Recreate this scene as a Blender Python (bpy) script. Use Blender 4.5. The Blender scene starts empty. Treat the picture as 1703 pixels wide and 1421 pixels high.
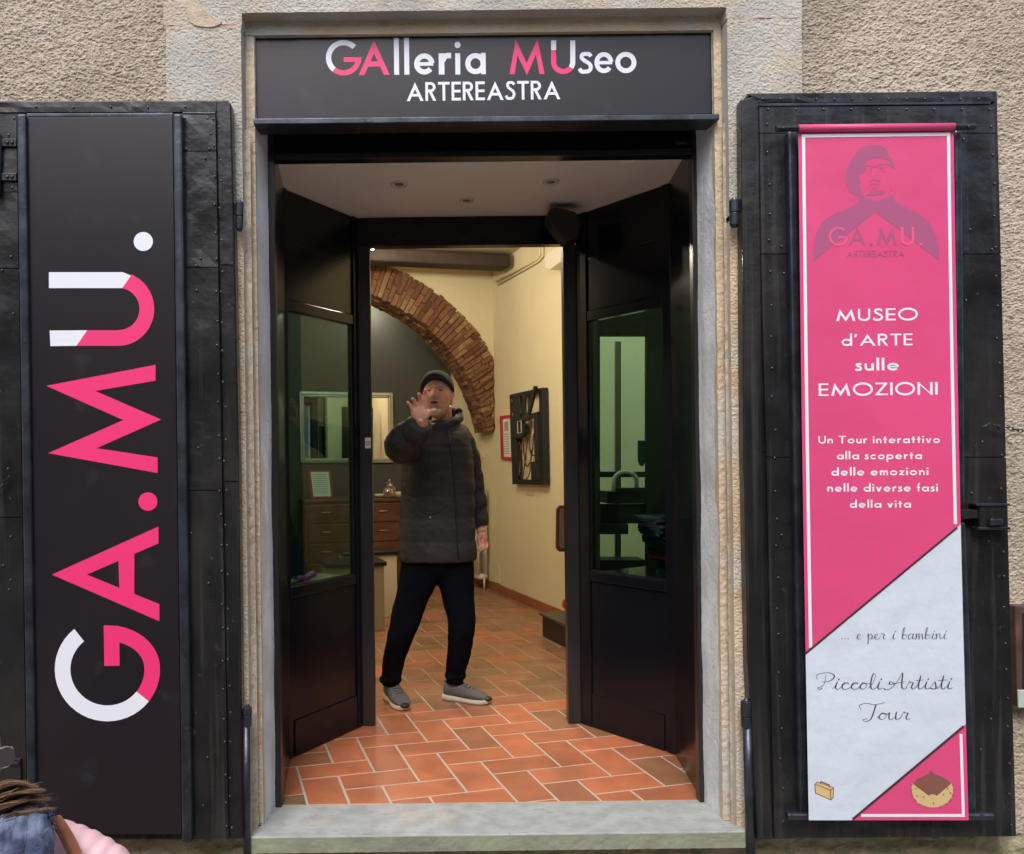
import bpy, bmesh, math, random
import numpy as np
from mathutils import Vector, Matrix
random.seed(7)
R = math.radians
SC = bpy.context.scene
COL = SC.collection
# ---------------------------------------------------------------- camera, sky, sun, exposure
F, CX, CY, ROLL, H = 1400.0, 700.0, 772.0, 0.012, 1.307
cam_d = bpy.data.cameras.new('camera')
cam = bpy.data.objects.new('camera', cam_d); COL.objects.link(cam)
cam_d.sensor_fit = 'HORIZONTAL'; cam_d.sensor_width = 36
cam_d.lens = 36 * F / 1703
cam_d.shift_x = (851.5 - CX) / 1703
cam_d.shift_y = (CY - 710.5) / 1703
cam_d.clip_start = 0.05; cam_d.clip_end = 500
rx = Vector((1, 0, -ROLL)).normalized(); uz = Vector((ROLL, 0, 1)).normalized(); bk = Vector((0, -1, 0))
cam.matrix_world = Matrix(((rx.x, uz.x, bk.x, 0), (rx.y, uz.y, bk.y, 0), (rx.z, uz.z, bk.z, H), (0, 0, 0, 1)))
SC.camera = cam

world = bpy.data.worlds.new('World'); SC.world = world; world.use_nodes = True
wn = world.node_tree; wn.nodes.clear()
wo = wn.nodes.new('ShaderNodeOutputWorld'); wb = wn.nodes.new('ShaderNodeBackground')
sk = wn.nodes.new('ShaderNodeTexSky'); sk.sky_type = 'NISHITA'; sk.sun_disc = False
SUN_EL, SUN_AZ = 53, 194      # degrees; azimuth clockwise from +Y
sk.sun_elevation = R(SUN_EL); sk.sun_rotation = R(SUN_AZ); sk.altitude = 200
sk.air_density = 1.0; sk.dust_density = 4.0; sk.ozone_density = 1.0
wb.inputs['Strength'].default_value = 0.13
wn.links.new(sk.outputs[0], wb.inputs[0]); wn.links.new(wb.outputs[0], wo.inputs[0])
sd = bpy.data.lights.new('sun', 'SUN'); sd.energy = 1.3; sd.angle = R(30); sd.color = (1, .975, .94)
so = bpy.data.objects.new('sun', sd); COL.objects.link(so); so.location = (0, -2, 9)
sdir = Vector((math.sin(R(SUN_AZ)) * math.cos(R(SUN_EL)), math.cos(R(SUN_AZ)) * math.cos(R(SUN_EL)), math.sin(R(SUN_EL))))
so.rotation_euler = sdir.to_track_quat('Z', 'Y').to_euler()
SC.view_settings.view_transform = 'Standard'; SC.view_settings.look = 'None'
SC.view_settings.gamma = 1; SC.view_settings.use_curve_mapping = False
SC.view_settings.exposure = 0.80
SC.render.engine = 'CYCLES'
SC.cycles.max_bounces = 8; SC.cycles.transparent_max_bounces = 12
SC.cycles.use_denoising = True
SC.cycles.sample_clamp_indirect = 4

# ---------------------------------------------------------------- helpers
def W(px, py, Y):
    dx, dy = px - CX, py - CY
    return Vector(((dx - ROLL * dy) * Y / F, Y, H - (dx * ROLL + dy) * Y / F))
class Plane:
    def __init__(s, p, n): s.p = Vector(p); s.n = Vector(n).normalized()
    def at(s, px, py, off=0):
        dx, dy = px - CX, py - CY
        d = Vector(((dx - ROLL * dy), F, -(dx * ROLL + dy)))
        o = Vector((0, 0, H)); t = ((s.p + s.n * off) - o).dot(s.n) / d.dot(s.n)
        return o + d * t
def FP(Y): return Plane((0, Y, 0), (0, -1, 0))
WL = {}
def tag(o, label=None, cat=None, group=None, kind=None):
    if label: o['label'] = label
    if cat: o['category'] = cat
    if group: o['group'] = group
    if kind: o['kind'] = kind
    return o
def thing(name, loc, label, cat, group=None):
    o = bpy.data.objects.new(name, None); COL.objects.link(o); o.location = loc
    o.empty_display_size = .1
    WL[o.name] = Vector(loc); return tag(o, label, cat, group)
def link(name, me, mat, parent=None, smooth=False, bevel=0, org=None):
    n = len(me.vertices)
    co = np.empty(n * 3, dtype=np.float32); me.vertices.foreach_get('co', co); co = co.reshape(-1, 3)
    c = Vector(((co.min(0) + co.max(0)) / 2).tolist()) if org is None else Vector(org)
    co -= np.array(c, dtype=np.float32); me.vertices.foreach_set('co', co.ravel())
    me.update()
    if mat is not None:
        for m in (mat if isinstance(mat, (list, tuple)) else [mat]): me.materials.append(m)
    if smooth: me.polygons.foreach_set('use_smooth', [True] * len(me.polygons))
    o = bpy.data.objects.new(name, me); COL.objects.link(o)
    if parent is not None: o.parent = parent; o.location = c - WL[parent.name]
    else: o.location = c
    WL[o.name] = c
    if bevel:
        b = o.modifiers.new('bevel', 'BEVEL'); b.width = bevel; b.segments = 2; b.limit_method = 'ANGLE'; b.angle_limit = R(35)
        b.harden_normals = False
    return o
def mesh(name, V, Fc, mat, parent=None, **k):
    me = bpy.data.meshes.new(name); me.from_pydata([tuple(v) for v in V], [], Fc); me.update()
    return link(name, me, mat, parent, **k)
class MB:
    """collects shapes for ONE mesh object"""
    def __init__(s): s.V = []; s.F = []; s.M = []
    def add(s, V, Fc, m=0):
        b = len(s.V); s.V += [tuple(v) for v in V]; s.F += [tuple(i + b for i in f) for f in Fc]; s.M += [m] * len(Fc); return s
    def prism(s, front, back, m=0):
        n = len(front)
        return s.add(list(front) + list(back), [tuple(range(n)), tuple(range(2 * n - 1, n - 1, -1))] + [(i, i + n, (i + 1) % n + n, (i + 1) % n) for i in range(n)], m)
    def box(s, a, b, m=0):
        x0, y0, z0 = a; x1, y1, z1 = b
        return s.prism([(x0, y0, z0), (x1, y0, z0), (x1, y0, z1), (x0, y0, z1)], [(x0, y1, z0), (x1, y1, z0), (x1, y1, z1), (x0, y1, z1)], m)
    def slab(s, pts, pl, off, th, m=0):
        fr = [pl.at(x, y, off) for x, y in pts]
        return s.prism(fr, [p - pl.n * th for p in fr], m)
    def tube(s, pts, rad, n=10, m=0, closed=False, cap=True, sx=1.0):
        pts = [Vector(p) for p in pts]; N = len(pts)
        if not isinstance(rad, (list, tuple)): rad = [rad] * N
        V = []; Fc = []; prev = None
        for i, p in enumerate(pts):
            if closed: t = pts[(i + 1) % N] - pts[i - 1]
            else: t = pts[min(i + 1, N - 1)] - pts[max(i - 1, 0)]
            if t.length < 1e-9: t = Vector((0, 0, 1))
            t.normalize()
            if prev is None:
                a = Vector((0, 0, 1)) if abs(t.z) < .9 else Vector((1, 0, 0))
                u = t.cross(a).normalized()
            else: u = (prev - t * prev.dot(t)).normalized()
            prev = u; w = t.cross(u)
            for k in range(n):
                an = 2 * math.pi * k / n
                V.append(p + (u * math.cos(an) * sx + w * math.sin(an)) * rad[i])
        for i in range(N if closed else N - 1):
            a = i * n; b = ((i + 1) % N) * n
            for k in range(n): Fc.append((a + k, a + (k + 1) % n, b + (k + 1) % n, b + k))
        if cap and not closed:
            Fc.append(tuple(range(n - 1, -1, -1))); Fc.append(tuple((N - 1) * n + k for k in range(n)))
        return s.add(V, Fc, m)
    def ball(s, c, r, nu=12, nv=8, m=0, M=None):
        c = Vector(c); r = Vector(r) if isinstance(r, (tuple, list, Vector)) else Vector((r, r, r)); V = []; Fc = []
        for j in range(1, nv):
            th = math.pi * j / nv
            for i in range(nu):
                ph = 2 * math.pi * i / nu
                v = Vector((r.x * math.sin(th) * math.cos(ph), r.y * math.sin(th) * math.sin(ph), r.z * math.cos(th)))
                V.append(c + (M @ v if M else v))
        tv = Vector((0, 0, r.z)); V.append(c + (M @ tv if M else tv)); V.append(c - (M @ tv if M else tv)); T = len(V) - 2
        for j in range(nv - 2):
            for i in range(nu): Fc.append((j * nu + i, (j + 1) * nu + i, (j + 1) * nu + (i + 1) % nu, j * nu + (i + 1) % nu))
        for i in range(nu): Fc.append((T, i, (i + 1) % nu)); Fc.append((T + 1, (nv - 2) * nu + (i + 1) % nu, (nv - 2) * nu + i))
        return s.add(V, Fc, m)
    def build(s, name, mat, parent=None, **k):
        me = bpy.data.meshes.new(name); me.from_pydata(s.V, [], s.F); me.update()
        if any(s.M): me.polygons.foreach_set('material_index', s.M)
        return link(name, me, mat, parent, **k)
def slab(name, pts, Y, th, mat, parent=None, **k):
    pl = Y if isinstance(Y, Plane) else FP(Y)
    return MB().slab(pts, pl, k.pop('off', 0), th).build(name, mat, parent, **k)
def lerp(a, b, t): return a + (b - a) * t
def cr(pts, n=6, closed=False):
    """Catmull-Rom through points (tuples of any length)"""
    P = [tuple(p) for p in pts]; out = []; N = len(P)
    for i in range(N if closed else N - 1):
        if closed: p0, p1, p2, p3 = P[i - 1], P[i], P[(i + 1) % N], P[(i + 2) % N]
        else: p0, p1, p2, p3 = P[max(i - 1, 0)], P[i], P[i + 1], P[min(i + 2, N - 1)]
        for k in range(n):
            t = k / n
            out.append(tuple(.5 * ((2 * b) + (-a + c) * t + (2 * a - 5 * b + 4 * c - d) * t * t + (-a + 3 * b - 3 * c + d) * t ** 3) for a, b, c, d in zip(p0, p1, p2, p3)))
    if not closed: out.append(P[-1])
    return out
# value noise
def _h(ix, iy, s):
    n = (ix.astype(np.int64) * 374761393 + iy.astype(np.int64) * 668265263 + s * 1442695041) & 0xffffffff
    n = ((n ^ (n >> 13)) * 1274126177) & 0xffffffff
    return ((n ^ (n >> 16)) & 0xffff) / 65535.0
def vn(x, y, s=0):
    ix, iy = np.floor(x), np.floor(y); fx, fy = x - ix, y - iy
    fx = fx * fx * (3 - 2 * fx); fy = fy * fy * (3 - 2 * fy)
    a, b, c, d = _h(ix, iy, s), _h(ix + 1, iy, s), _h(ix, iy + 1, s), _h(ix + 1, iy + 1, s)
    return (a * (1 - fx) + b * fx) * (1 - fy) + (c * (1 - fx) + d * fx) * fy - .5
def fbm(x, y, s=0, o=3):
    r = 0; a = 1.
    for i in range(o): r = r + a * vn(x * 2 ** i, y * 2 ** i, s + i * 17); a *= .5
    return r
def rough(mb, O, U, V_, N, res, fn, mask=None, depth=0, m=0):
    """a grid sheet O + u*U + v*V displaced along N by fn(u,v); boundary carried back by depth"""
    O, U, V_, N = map(Vector, (O, U, V_, N)); lu, lv = U.length, V_.length
    nu, nv = max(1, int(lu / res)), max(1, int(lv / res))
    uu, vv = np.meshgrid(np.linspace(0, 1, nu + 1), np.linspace(0, 1, nv + 1))
    d = fn(uu * lu, vv * lv)
    P = np.array(O)[None, None] + uu[..., None] * np.array(U) + vv[..., None] * np.array(V_) + d[..., None] * np.array(N)
    P = P.reshape(-1, 3)
    Fc = []
    keep = np.ones((nv, nu), bool)
    if mask is not None:
        keep = mask((uu[:-1, :-1] + .5 / nu) * lu, (vv[:-1, :-1] + .5 / nv) * lv)
    w = nu + 1
    js, is_ = np.nonzero(keep)
    a = js * w + is_
    Fc = list(zip(a.tolist(), (a + 1).tolist(), (a + w + 1).tolist(), (a + w).tolist()))
    b = len(P); P = P.tolist(); extra = {}
    if depth:
        def bkv(i):
            if i not in extra:
                extra[i] = len(P); u, v = (i % w) / nu, (i // w) / nv
                p = O + U * u + V_ * v - N * depth; P.append(list(p))
            return extra[i]
        K = np.zeros((nv + 2, nu + 2), bool); K[1:-1, 1:-1] = keep
        for j, i in zip(js.tolist(), is_.tolist()):
            q = j * w + i
            for dj, di, e in ((-1, 0, (q, q + 1)), (1, 0, (q + w + 1, q + w)), (0, -1, (q + w, q)), (0, 1, (q + 1, q + w + 1))):
                if not K[j + 1 + dj, i + 1 + di]: Fc.append((e[0], bkv(e[0]), bkv(e[1]), e[1]))
    mb.add(P, Fc, m)
def remesh(name, mb, voxel, mat, parent, smooth_it=2, disp=None):
    me = bpy.data.meshes.new('tmp'); me.from_pydata(mb.V, [], mb.F); me.update()
    o = bpy.data.objects.new('tmp', me); COL.objects.link(o)
    r = o.modifiers.new('r', 'REMESH'); r.mode = 'VOXEL'; r.voxel_size = voxel
    if smooth_it:
        s = o.modifiers.new('s', 'SMOOTH'); s.factor = .5; s.iterations = smooth_it
    dg = bpy.context.evaluated_depsgraph_get()
    nm = bpy.data.meshes.new_from_object(o.evaluated_get(dg)); nm.name = name
    bpy.data.objects.remove(o); bpy.data.meshes.remove(me)
    if disp:
        n = len(nm.vertices); co = np.empty(n * 3, dtype=np.float32); no = np.empty(n * 3, dtype=np.float32)
        nm.vertices.foreach_get('co', co); nm.vertices.foreach_get('normal', no)
        co = co.reshape(-1, 3); no = no.reshape(-1, 3)
        co = co + no * disp(co)[:, None]; nm.vertices.foreach_set('co', co.astype(np.float32).ravel())
    return link(name, nm, mat, parent, smooth=True)

# ---------------------------------------------------------------- materials
def mat(name, col, rough=.6, metal=0, var=0, vscale=8, bump=0, bscale=60, bdist=.002, col2=None, spec=.5, detail=6, rvar=0, vlo=.35, vhi=.65, coat=0, sub=None):
    m = bpy.data.materials.new(name); m.use_nodes = True; nt = m.node_tree; b = nt.nodes['Principled BSDF']
    c4 = (*col, 1)
    b.inputs['Base Color'].default_value = c4; b.inputs['Roughness'].default_value = rough; b.inputs['Metallic'].default_value = metal
    b.inputs['Specular IOR Level'].default_value = spec; b.inputs['Coat Weight'].default_value = coat
    tc = nt.nodes.new('ShaderNodeTexCoord'); geo = nt.nodes.new('ShaderNodeNewGeometry')
    if var or col2:
        n = nt.nodes.new('ShaderNodeTexNoise'); n.inputs['Scale'].default_value = vscale; n.inputs['Detail'].default_value = detail
        nt.links.new(geo.outputs['Position'], n.inputs['Vector'])
        r = nt.nodes.new('ShaderNodeValToRGB'); r.color_ramp.elements[0].position = vlo; r.color_ramp.elements[1].position = vhi
        c2 = col2 if col2 else tuple(min(1, x * (1 + var)) for x in col)
        c1 = col if col2 else tuple(x * (1 - var) for x in col)
        r.color_ramp.elements[0].color = (*c1, 1); r.color_ramp.elements[1].color = (*c2, 1)
        nt.links.new(n.outputs['Fac'], r.inputs[0]); nt.links.new(r.outputs[0], b.inputs['Base Color'])
    if rvar:
        n3 = nt.nodes.new('ShaderNodeTexNoise'); n3.inputs['Scale'].default_value = 5; n3.inputs['Detail'].default_value = 8
        nt.links.new(geo.outputs['Position'], n3.inputs['Vector'])
        mr = nt.nodes.new('ShaderNodeMapRange'); mr.inputs[1].default_value = .3; mr.inputs[2].default_value = .7
        mr.inputs[3].default_value = rough - rvar; mr.inputs[4].default_value = rough + rvar
        nt.links.new(n3.outputs['Fac'], mr.inputs[0]); nt.links.new(mr.outputs[0], b.inputs['Roughness'])
    if bump:
        n2 = nt.nodes.new('ShaderNodeTexNoise'); n2.inputs['Scale'].default_value = bscale; n2.inputs['Detail'].default_value = 5
        nt.links.new(geo.outputs['Position'], n2.inputs['Vector'])
        bp = nt.nodes.new('ShaderNodeBump'); bp.inputs['Strength'].default_value = bump; bp.inputs['Distance'].default_value = bdist
        nt.links.new(n2.outputs['Fac'], bp.inputs['Height']); nt.links.new(bp.outputs[0], b.inputs['Normal'])
    return m
def emis(name, col, st):
    m = bpy.data.materials.new(name); m.use_nodes = True; b = m.node_tree.nodes['Principled BSDF']
    b.inputs['Emission Color'].default_value = (*col, 1); b.inputs['Emission Strength'].default_value = st; return m
def overlay(m, col, scale, lo, hi, amt=1, stretch=(1, 1, 1), detail=8, rough=None):
    """mix a second colour over the base through stretched noise (stains, wear, dust)"""
    nt = m.node_tree; b = nt.nodes['Principled BSDF']
    geo = nt.nodes.new('ShaderNodeNewGeometry'); mp = nt.nodes.new('ShaderNodeMapping'); mp.inputs['Scale'].default_value = stretch
    n = nt.nodes.new('ShaderNodeTexNoise'); n.inputs['Scale'].default_value = scale; n.inputs['Detail'].default_value = detail
    nt.links.new(geo.outputs['Position'], mp.inputs[0]); nt.links.new(mp.outputs[0], n.inputs['Vector'])
    r = nt.nodes.new('ShaderNodeMapRange'); r.inputs[1].default_value = lo; r.inputs[2].default_value = hi; r.inputs[4].default_value = amt
    nt.links.new(n.outputs['Fac'], r.inputs[0])
    mx = nt.nodes.new('ShaderNodeMix'); mx.data_type = 'RGBA'
    inp = b.inputs['Base Color']
    if inp.is_linked: nt.links.new(inp.links[0].from_socket, mx.inputs[6])
    else: mx.inputs[6].default_value = inp.default_value
    mx.inputs[7].default_value = (*col, 1)
    nt.links.new(r.outputs[0], mx.inputs[0]); nt.links.new(mx.outputs[2], inp)
    return m
roughcast = mat('roughcast_plaster', (.40, .335, .255), .95, col2=(.50, .43, .345), vscale=2.2, bump=.8, bscale=240, bdist=.004)
overlay(roughcast, (.27, .225, .175), 1.6, .48, .66, .55, (1.5, 1, .7)); overlay(roughcast, (.20, .155, .11), 75, .52, .68, .55); overlay(roughcast, (.60, .55, .47), 90, .56, .72, .6)
stone = mat('grey_sandstone', (.40, .385, .345), .92, col2=(.52, .50, .45), vscale=5, bump=.7, bscale=300, bdist=.003)
overlay(stone, (.50, .42, .32), 4, .5, .62, .7); overlay(stone, (.24, .23, .21), 110, .58, .7, .5)
stone_w = mat('warm_sandstone', (.52, .41, .28), .93, col2=(.62, .51, .375), vscale=6, bump=.7, bscale=260, bdist=.003)
overlay(stone_w, (.50, .49, .45), 5, .5, .64, .8); overlay(stone_w, (.44, .29, .19), 9, .6, .7, .6)
mortar = mat('lime_mortar', (.52, .43, .33), .95, var=.18, vscale=14, bump=1, bscale=140, bdist=.006)
overlay(mortar, (.42, .25, .17), 12, .55, .66, .7)
concrete = mat('pale_concrete', (.55, .57, .57), .9, col2=(.72, .75, .77), vscale=6, bump=.5, bscale=200, bdist=.003)
overlay(concrete, (.44, .41, .34), 3, .5, .68, .7, (3, 3, .5)); overlay(concrete, (.34, .32, .28), 34, .62, .72, .5)
moss = mat('mossy_masonry', (.27, .235, .14), .95, col2=(.38, .34, .24), vscale=9, bump=.8, bscale=150, bdist=.006)
overlay(moss, (.16, .17, .08), 14, .5, .65, .7)
sillm = mat('grey_marble', (.27, .29, .295), .6, col2=(.36, .38, .385), vscale=14, bump=.15, bscale=200, bdist=.001)
overlay(sillm, (.17, .19, .21), 30, .60, .68, .6, (.6, 2.2, 1)); overlay(sillm, (.42, .37, .31), 5, .58, .68, .6); overlay(sillm, (.30, .13, .08), 22, .72, .76, .6)
sillf = mat('weathered_sill_edge', (.20, .21, .165), .85, col2=(.26, .29, .20), vscale=8, bump=.3, bscale=150)
iron = mat('black_painted_iron', (.0105, .011, .0125), .30, var=.25, vscale=9, bump=.55, bscale=8, bdist=.012, rvar=.09)
overlay(iron, (.10, .10, .10), 46, .68, .78, .55); overlay(iron, (.032, .028, .025), 5, .52, .68, .6, (1, 1, .25)); overlay(iron, (.07, .04, .025), 17, .68, .76, .6); overlay(iron, (.045, .042, .04), 7, .56, .68, .6, (6, 1, .15))
ironb = mat('worn_iron_bar', (.055, .064, .080), .36, metal=.75, var=.3, vscale=14, bump=.3, bscale=60, bdist=.002, rvar=.08)
overlay(ironb, (.16, .17, .19), 60, .6, .74, .5)
rivm = mat('worn_rivet_metal', (.10, .10, .11), .3, metal=.8)
signm = mat('sign_panel_print', (.0135, .0112, .0145), .30, var=.06, vscale=3, bump=.06, bscale=4, bdist=.01)
overlay(signm, (.05, .055, .065), 9, .62, .8, .35)
white = mat('white_print', (.74, .78, .86), .4)
pinkl = mat('pink_print', (.80, .035, .18), .42)
bpink = mat('banner_pink', (.68, .068, .205), .45, var=.05, vscale=2, bump=.25, bscale=5, bdist=.02)
bpinkd = mat('banner_dark_pink', (.39, .085, .20), .5)
bpinkl = mat('banner_light_pink', (.74, .10, .25), .5)
bwhite = mat('banner_white', (.60, .68, .78), .42, bump=.5, bscale=7, bdist=.02)
bline = mat('banner_line', (.07, .025, .04), .5)
bink = mat('banner_ink', (.05, .05, .07), .5)
tanm = mat('banner_tan', (.62, .47, .22), .5); brownm = mat('banner_brown', (.22, .09, .07), .5)
doorb = mat('satin_black_door', (.006, .0068, .0105), .2, spec=.28, var=.15, vscale=4, bump=.05, bscale=6, bdist=.005)
doorb2 = mat('black_door_post', (.018, .016, .018), .25, var=.15, vscale=4)
vceil = mat('vestibule_ceiling_paint', (.84, .82, .78), .45, var=.04, vscale=3, bump=.15, bscale=2.5, bdist=.03)
cream = mat('cream_wall_paint', (.64, .57, .385), .85, var=.03, vscale=2, bump=.25, bscale=9, bdist=.01)
greyw = mat('dark_grey_wall_paint', (.055, .06, .052), .85, var=.04, vscale=2)
ceilm = mat('room_ceiling_paint', (.52, .44, .29), .9)
brickm = []
for i, c in enumerate([(.15, .062, .032), (.20, .095, .045), (.11, .045, .025), (.25, .15, .075), (.17, .08, .045)]):
    brickm.append(overlay(mat('old_brick_%s' % 'abcde'[i], c, .9, var=.22, vscale=30, bump=.8, bscale=120, bdist=.004), (.30, .22, .13), 22, .6, .75, .5))
bmortar = mat('brick_mortar', (.22, .15, .085), .95, bump=.6, bscale=150)
grout = mat('floor_grout', (.44, .37, .30), .8, bump=.3, bscale=300)
tilem = []
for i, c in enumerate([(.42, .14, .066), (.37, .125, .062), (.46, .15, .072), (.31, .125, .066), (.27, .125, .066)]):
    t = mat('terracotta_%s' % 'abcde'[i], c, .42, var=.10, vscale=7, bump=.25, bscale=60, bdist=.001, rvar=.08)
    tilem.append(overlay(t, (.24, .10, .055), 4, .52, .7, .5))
tilei = []  # inner tiles: shade beyond the doorway light put into a browner colour
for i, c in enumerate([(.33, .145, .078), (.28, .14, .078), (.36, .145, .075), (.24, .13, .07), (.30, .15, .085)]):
    t = mat('shaded_brown_tile_%s' % 'abcde'[i], c, .38, var=.12, vscale=6, bump=.25, bscale=60, bdist=.001, rvar=.08)
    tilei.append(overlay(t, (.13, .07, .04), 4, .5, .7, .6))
grouti = mat('shaded_floor_grout', (.34, .25, .165), .85, bump=.3, bscale=300)  # inner grout with the indoor shade put into its colour
skirt = mat('terracotta_skirting', (.30, .10, .05), .5, var=.12, vscale=9)
wood = mat('red_brown_wood', (.10, .035, .017), .4, var=.3, vscale=6, bump=.1); overlay(wood, (.06, .02, .012), 9, .45, .65, .7, (.3, .3, 3))
beamm = mat('dark_beam_wood', (.03, .02, .014), .7, var=.3, vscale=9, bump=.4, bscale=40)
plm = mat('plinth_cream', (.52, .46, .33), .6); plm2 = mat('plinth_grey_wood', (.26, .21, .155), .6)
blk = mat('matte_black', (.012, .012, .013), .5); blkg = mat('gloss_black', (.01, .01, .012), .15)
silver = mat('silver_frame', (.42, .40, .33), .35, metal=.6, var=.1)
mirrorm = mat('mirror_glass', (.75, .75, .7), .02, metal=1)
redm = mat('red_frame', (.42, .02, .02), .4); paper = mat('paper', (.66, .66, .6), .7); inkg = mat('grey_ink', (.3, .3, .28), .8)
whitem = mat('white_enamel', (.62, .60, .53), .4); plast = mat('ivory_plastic', (.62, .58, .48), .4)
brn = mat('brown_sculpture', (.10, .04, .025), .35)
teal = mat('dark_teal_panel', (.006, .05, .065), .5); pinkc = mat('pink_crystal', (.85, .10, .30), .15); slabm = mat('dark_teal_slab', (.012, .03, .035), .22)
glass = bpy.data.materials.new('green_tinted_glass'); glass.use_nodes = True; nt = glass.node_tree; nt.nodes.clear()
go = nt.nodes.new('ShaderNodeOutputMaterial'); gm = nt.nodes.new('ShaderNodeMixShader'); gt = nt.nodes.new('ShaderNodeBsdfTransparent'); gg = nt.nodes.new('ShaderNodeBsdfGlossy'); gf = nt.nodes.new('ShaderNodeFresnel')
gt.inputs[0].default_value = (.49, .69, .68, 1); gg.inputs['Roughness'].default_value = .02; gf.inputs[0].default_value = 1.5
bf = nt.nodes.new('ShaderNodeNewGeometry'); mu = nt.nodes.new('ShaderNodeMath'); mu.operation = 'SUBTRACT'; mu.use_clamp = True
nt.links.new(gf.outputs[0], mu.inputs[0]); nt.links.new(bf.outputs['Backfacing'], mu.inputs[1]); nt.links.new(mu.outputs[0], gm.inputs[0]); nt.links.new(gt.outputs[0], gm.inputs[1]); nt.links.new(gg.outputs[0], gm.inputs[2]); nt.links.new(gm.outputs[0], go.inputs[0])
cgl = mat('clear_jar_glass', (.8, .8, .78), .05); cgl.node_tree.nodes['Principled BSDF'].inputs['Transmission Weight'].default_value = .9
skin = mat('skin', (.72, .36, .265), .5, var=.1, vscale=30, bump=.2, bscale=160, bdist=.002)
skin.node_tree.nodes['Principled BSDF'].inputs['Subsurface Weight'].default_value = .05
skin.node_tree.nodes['Principled BSDF'].inputs['Subsurface Scale'].default_value = .01
skinw = mat('tanned_skin', (.55, .27, .16), .5, var=.08, vscale=30)
jackm = mat('dark_grey_padded_nylon', (.034, .032, .033), .6, spec=.25, var=.12, vscale=6, bump=.4, bscale=28, bdist=.006)
trsm = mat('black_trouser_cloth', (.0035, .004, .008), .95, spec=.08, bump=.4, bscale=14, bdist=.01)
capm = mat('dark_wool_cap', (.028, .034, .036), .9, bump=.6, bscale=300, bdist=.002, var=.2, vscale=60)
beardm = mat('white_beard', (.60, .50, .41), .9, bump=1, bscale=400, bdist=.003, var=.2, vscale=150)
shoem = mat('grey_suede', (.11, .105, .11), .8, var=.15, vscale=30, bump=.3, bscale=200); solem = mat('off_white_sole', (.52, .48, .38), .6)
pinkj = mat('pale_pink_padded_jacket', (.72, .47, .52), .6, var=.05, vscale=9, bump=.3, bscale=25, bdist=.006)
denim = mat('blue_scarf', (.045, .06, .12), .95, col2=(.20, .25, .38), vscale=16, vlo=.42, vhi=.72, bump=1, bscale=220, bdist=.004)
leather = mat('brown_leather_strap', (.26, .095, .055), .5, var=.2, vscale=20)
hairm = mat('brown_hair', (.075, .038, .022), .45, col2=(.22, .125, .07), vscale=28)
streetm = mat('stone_paving', (.33, .315, .285), .9, var=.2, vscale=6, bump=.5)
opp = mat('opposite_plaster', (.40, .345, .27), .95, var=.1, vscale=2); oppw = mat('opposite_window_dark', (.03, .035, .04), .2)
rust = mat('brown_metal_frame', (.10, .055, .045), .5, var=.3, vscale=20, bump=.3)
# ---------------------------------------------------------------- street, opposite house, facade
ST = -1.05
tag(mesh('street', [(-300, -300, ST), (300, -300, ST), (300, 3.0, ST), (-300, 3.0, ST)], [(0, 1, 2, 3)], streetm), kind='structure')
ob = thing('opposite_building', (0, -3.2, ST), 'plain plastered house across the narrow street facing the museum door', 'building')
q = MB(); q.box((-14, -9, ST + .01), (14, -3.2, 4.6)); q.build('wall', opp, ob)
for i in range(5):
    x = -9 + i * 4.3
    wdw = MB().box((x, -3.24, 1.4), (x + 1.1, -3.17, 3.1)).build('window', oppw, ob)
    MB().box((x - .12, -3.2, 1.28), (x + 1.22, -3.08, 1.39)).build('sill', stone, wdw)

def dwall(u, v): return .0056 * fbm(u * 118 + v * 48, v * 178 - u * 42, 3, 2) + .004 * fbm(u * 40, v * 50, 14, 2) + .006 * fbm(u * 9, v * 9, 8, 2)
def dstone(u, v): return .0034 * fbm(u * 150 + v * 70, v * 190, 5, 2) + .003 * fbm(u * 10, v * 10, 9, 2)
bw = thing('facade_wall', (0, 3.02, ST), 'rough beige roughcast house wall around the stone doorway', 'wall')
q = MB(); N_ = (0, -1, 0)
def patch(x0, x1, z0, z1, res, fn=dwall, m=0, Y=3.03):
    rough(q, (x0, Y, z0), (x1 - x0, 0, 0), (0, 0, z1 - z0), N_, res, lambda u, v: fn(u + x0 + 9, v + z0 + 9), m=m)
patch(-1.75, -.90, 2.52, 3.12, .003); patch(1.379, 2.45, 2.52, 3.12, .003)
patch(1.98, 2.45, -.05, 2.52, .003)
patch(-1.75, -.60, -.0, 2.52, .03)
patch(1.10, 1.98, 0.0, 2.52, .03)
patch(-9, -1.75, ST, 6, .09); patch(2.45, 9, ST, 6, .09); patch(-1.75, 2.45, 3.45, 6, .08)
patch(-1.75, -.90, 3.12, 3.45, .03); patch(1.379, 2.45, 3.12, 3.45, .03)
q.build('roughcast', roughcast, bw)
q = MB()
def dm(u, v): return .02 * fbm(u * 14, v * 22, 13, 4)
rough(q, (-1.75, 3.035, ST), (4.2, 0, 0), (0, 0, -ST - .0), N_, .009, lambda u, v: dm(u, v))
q.build('masonry_base', moss, bw)

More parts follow.
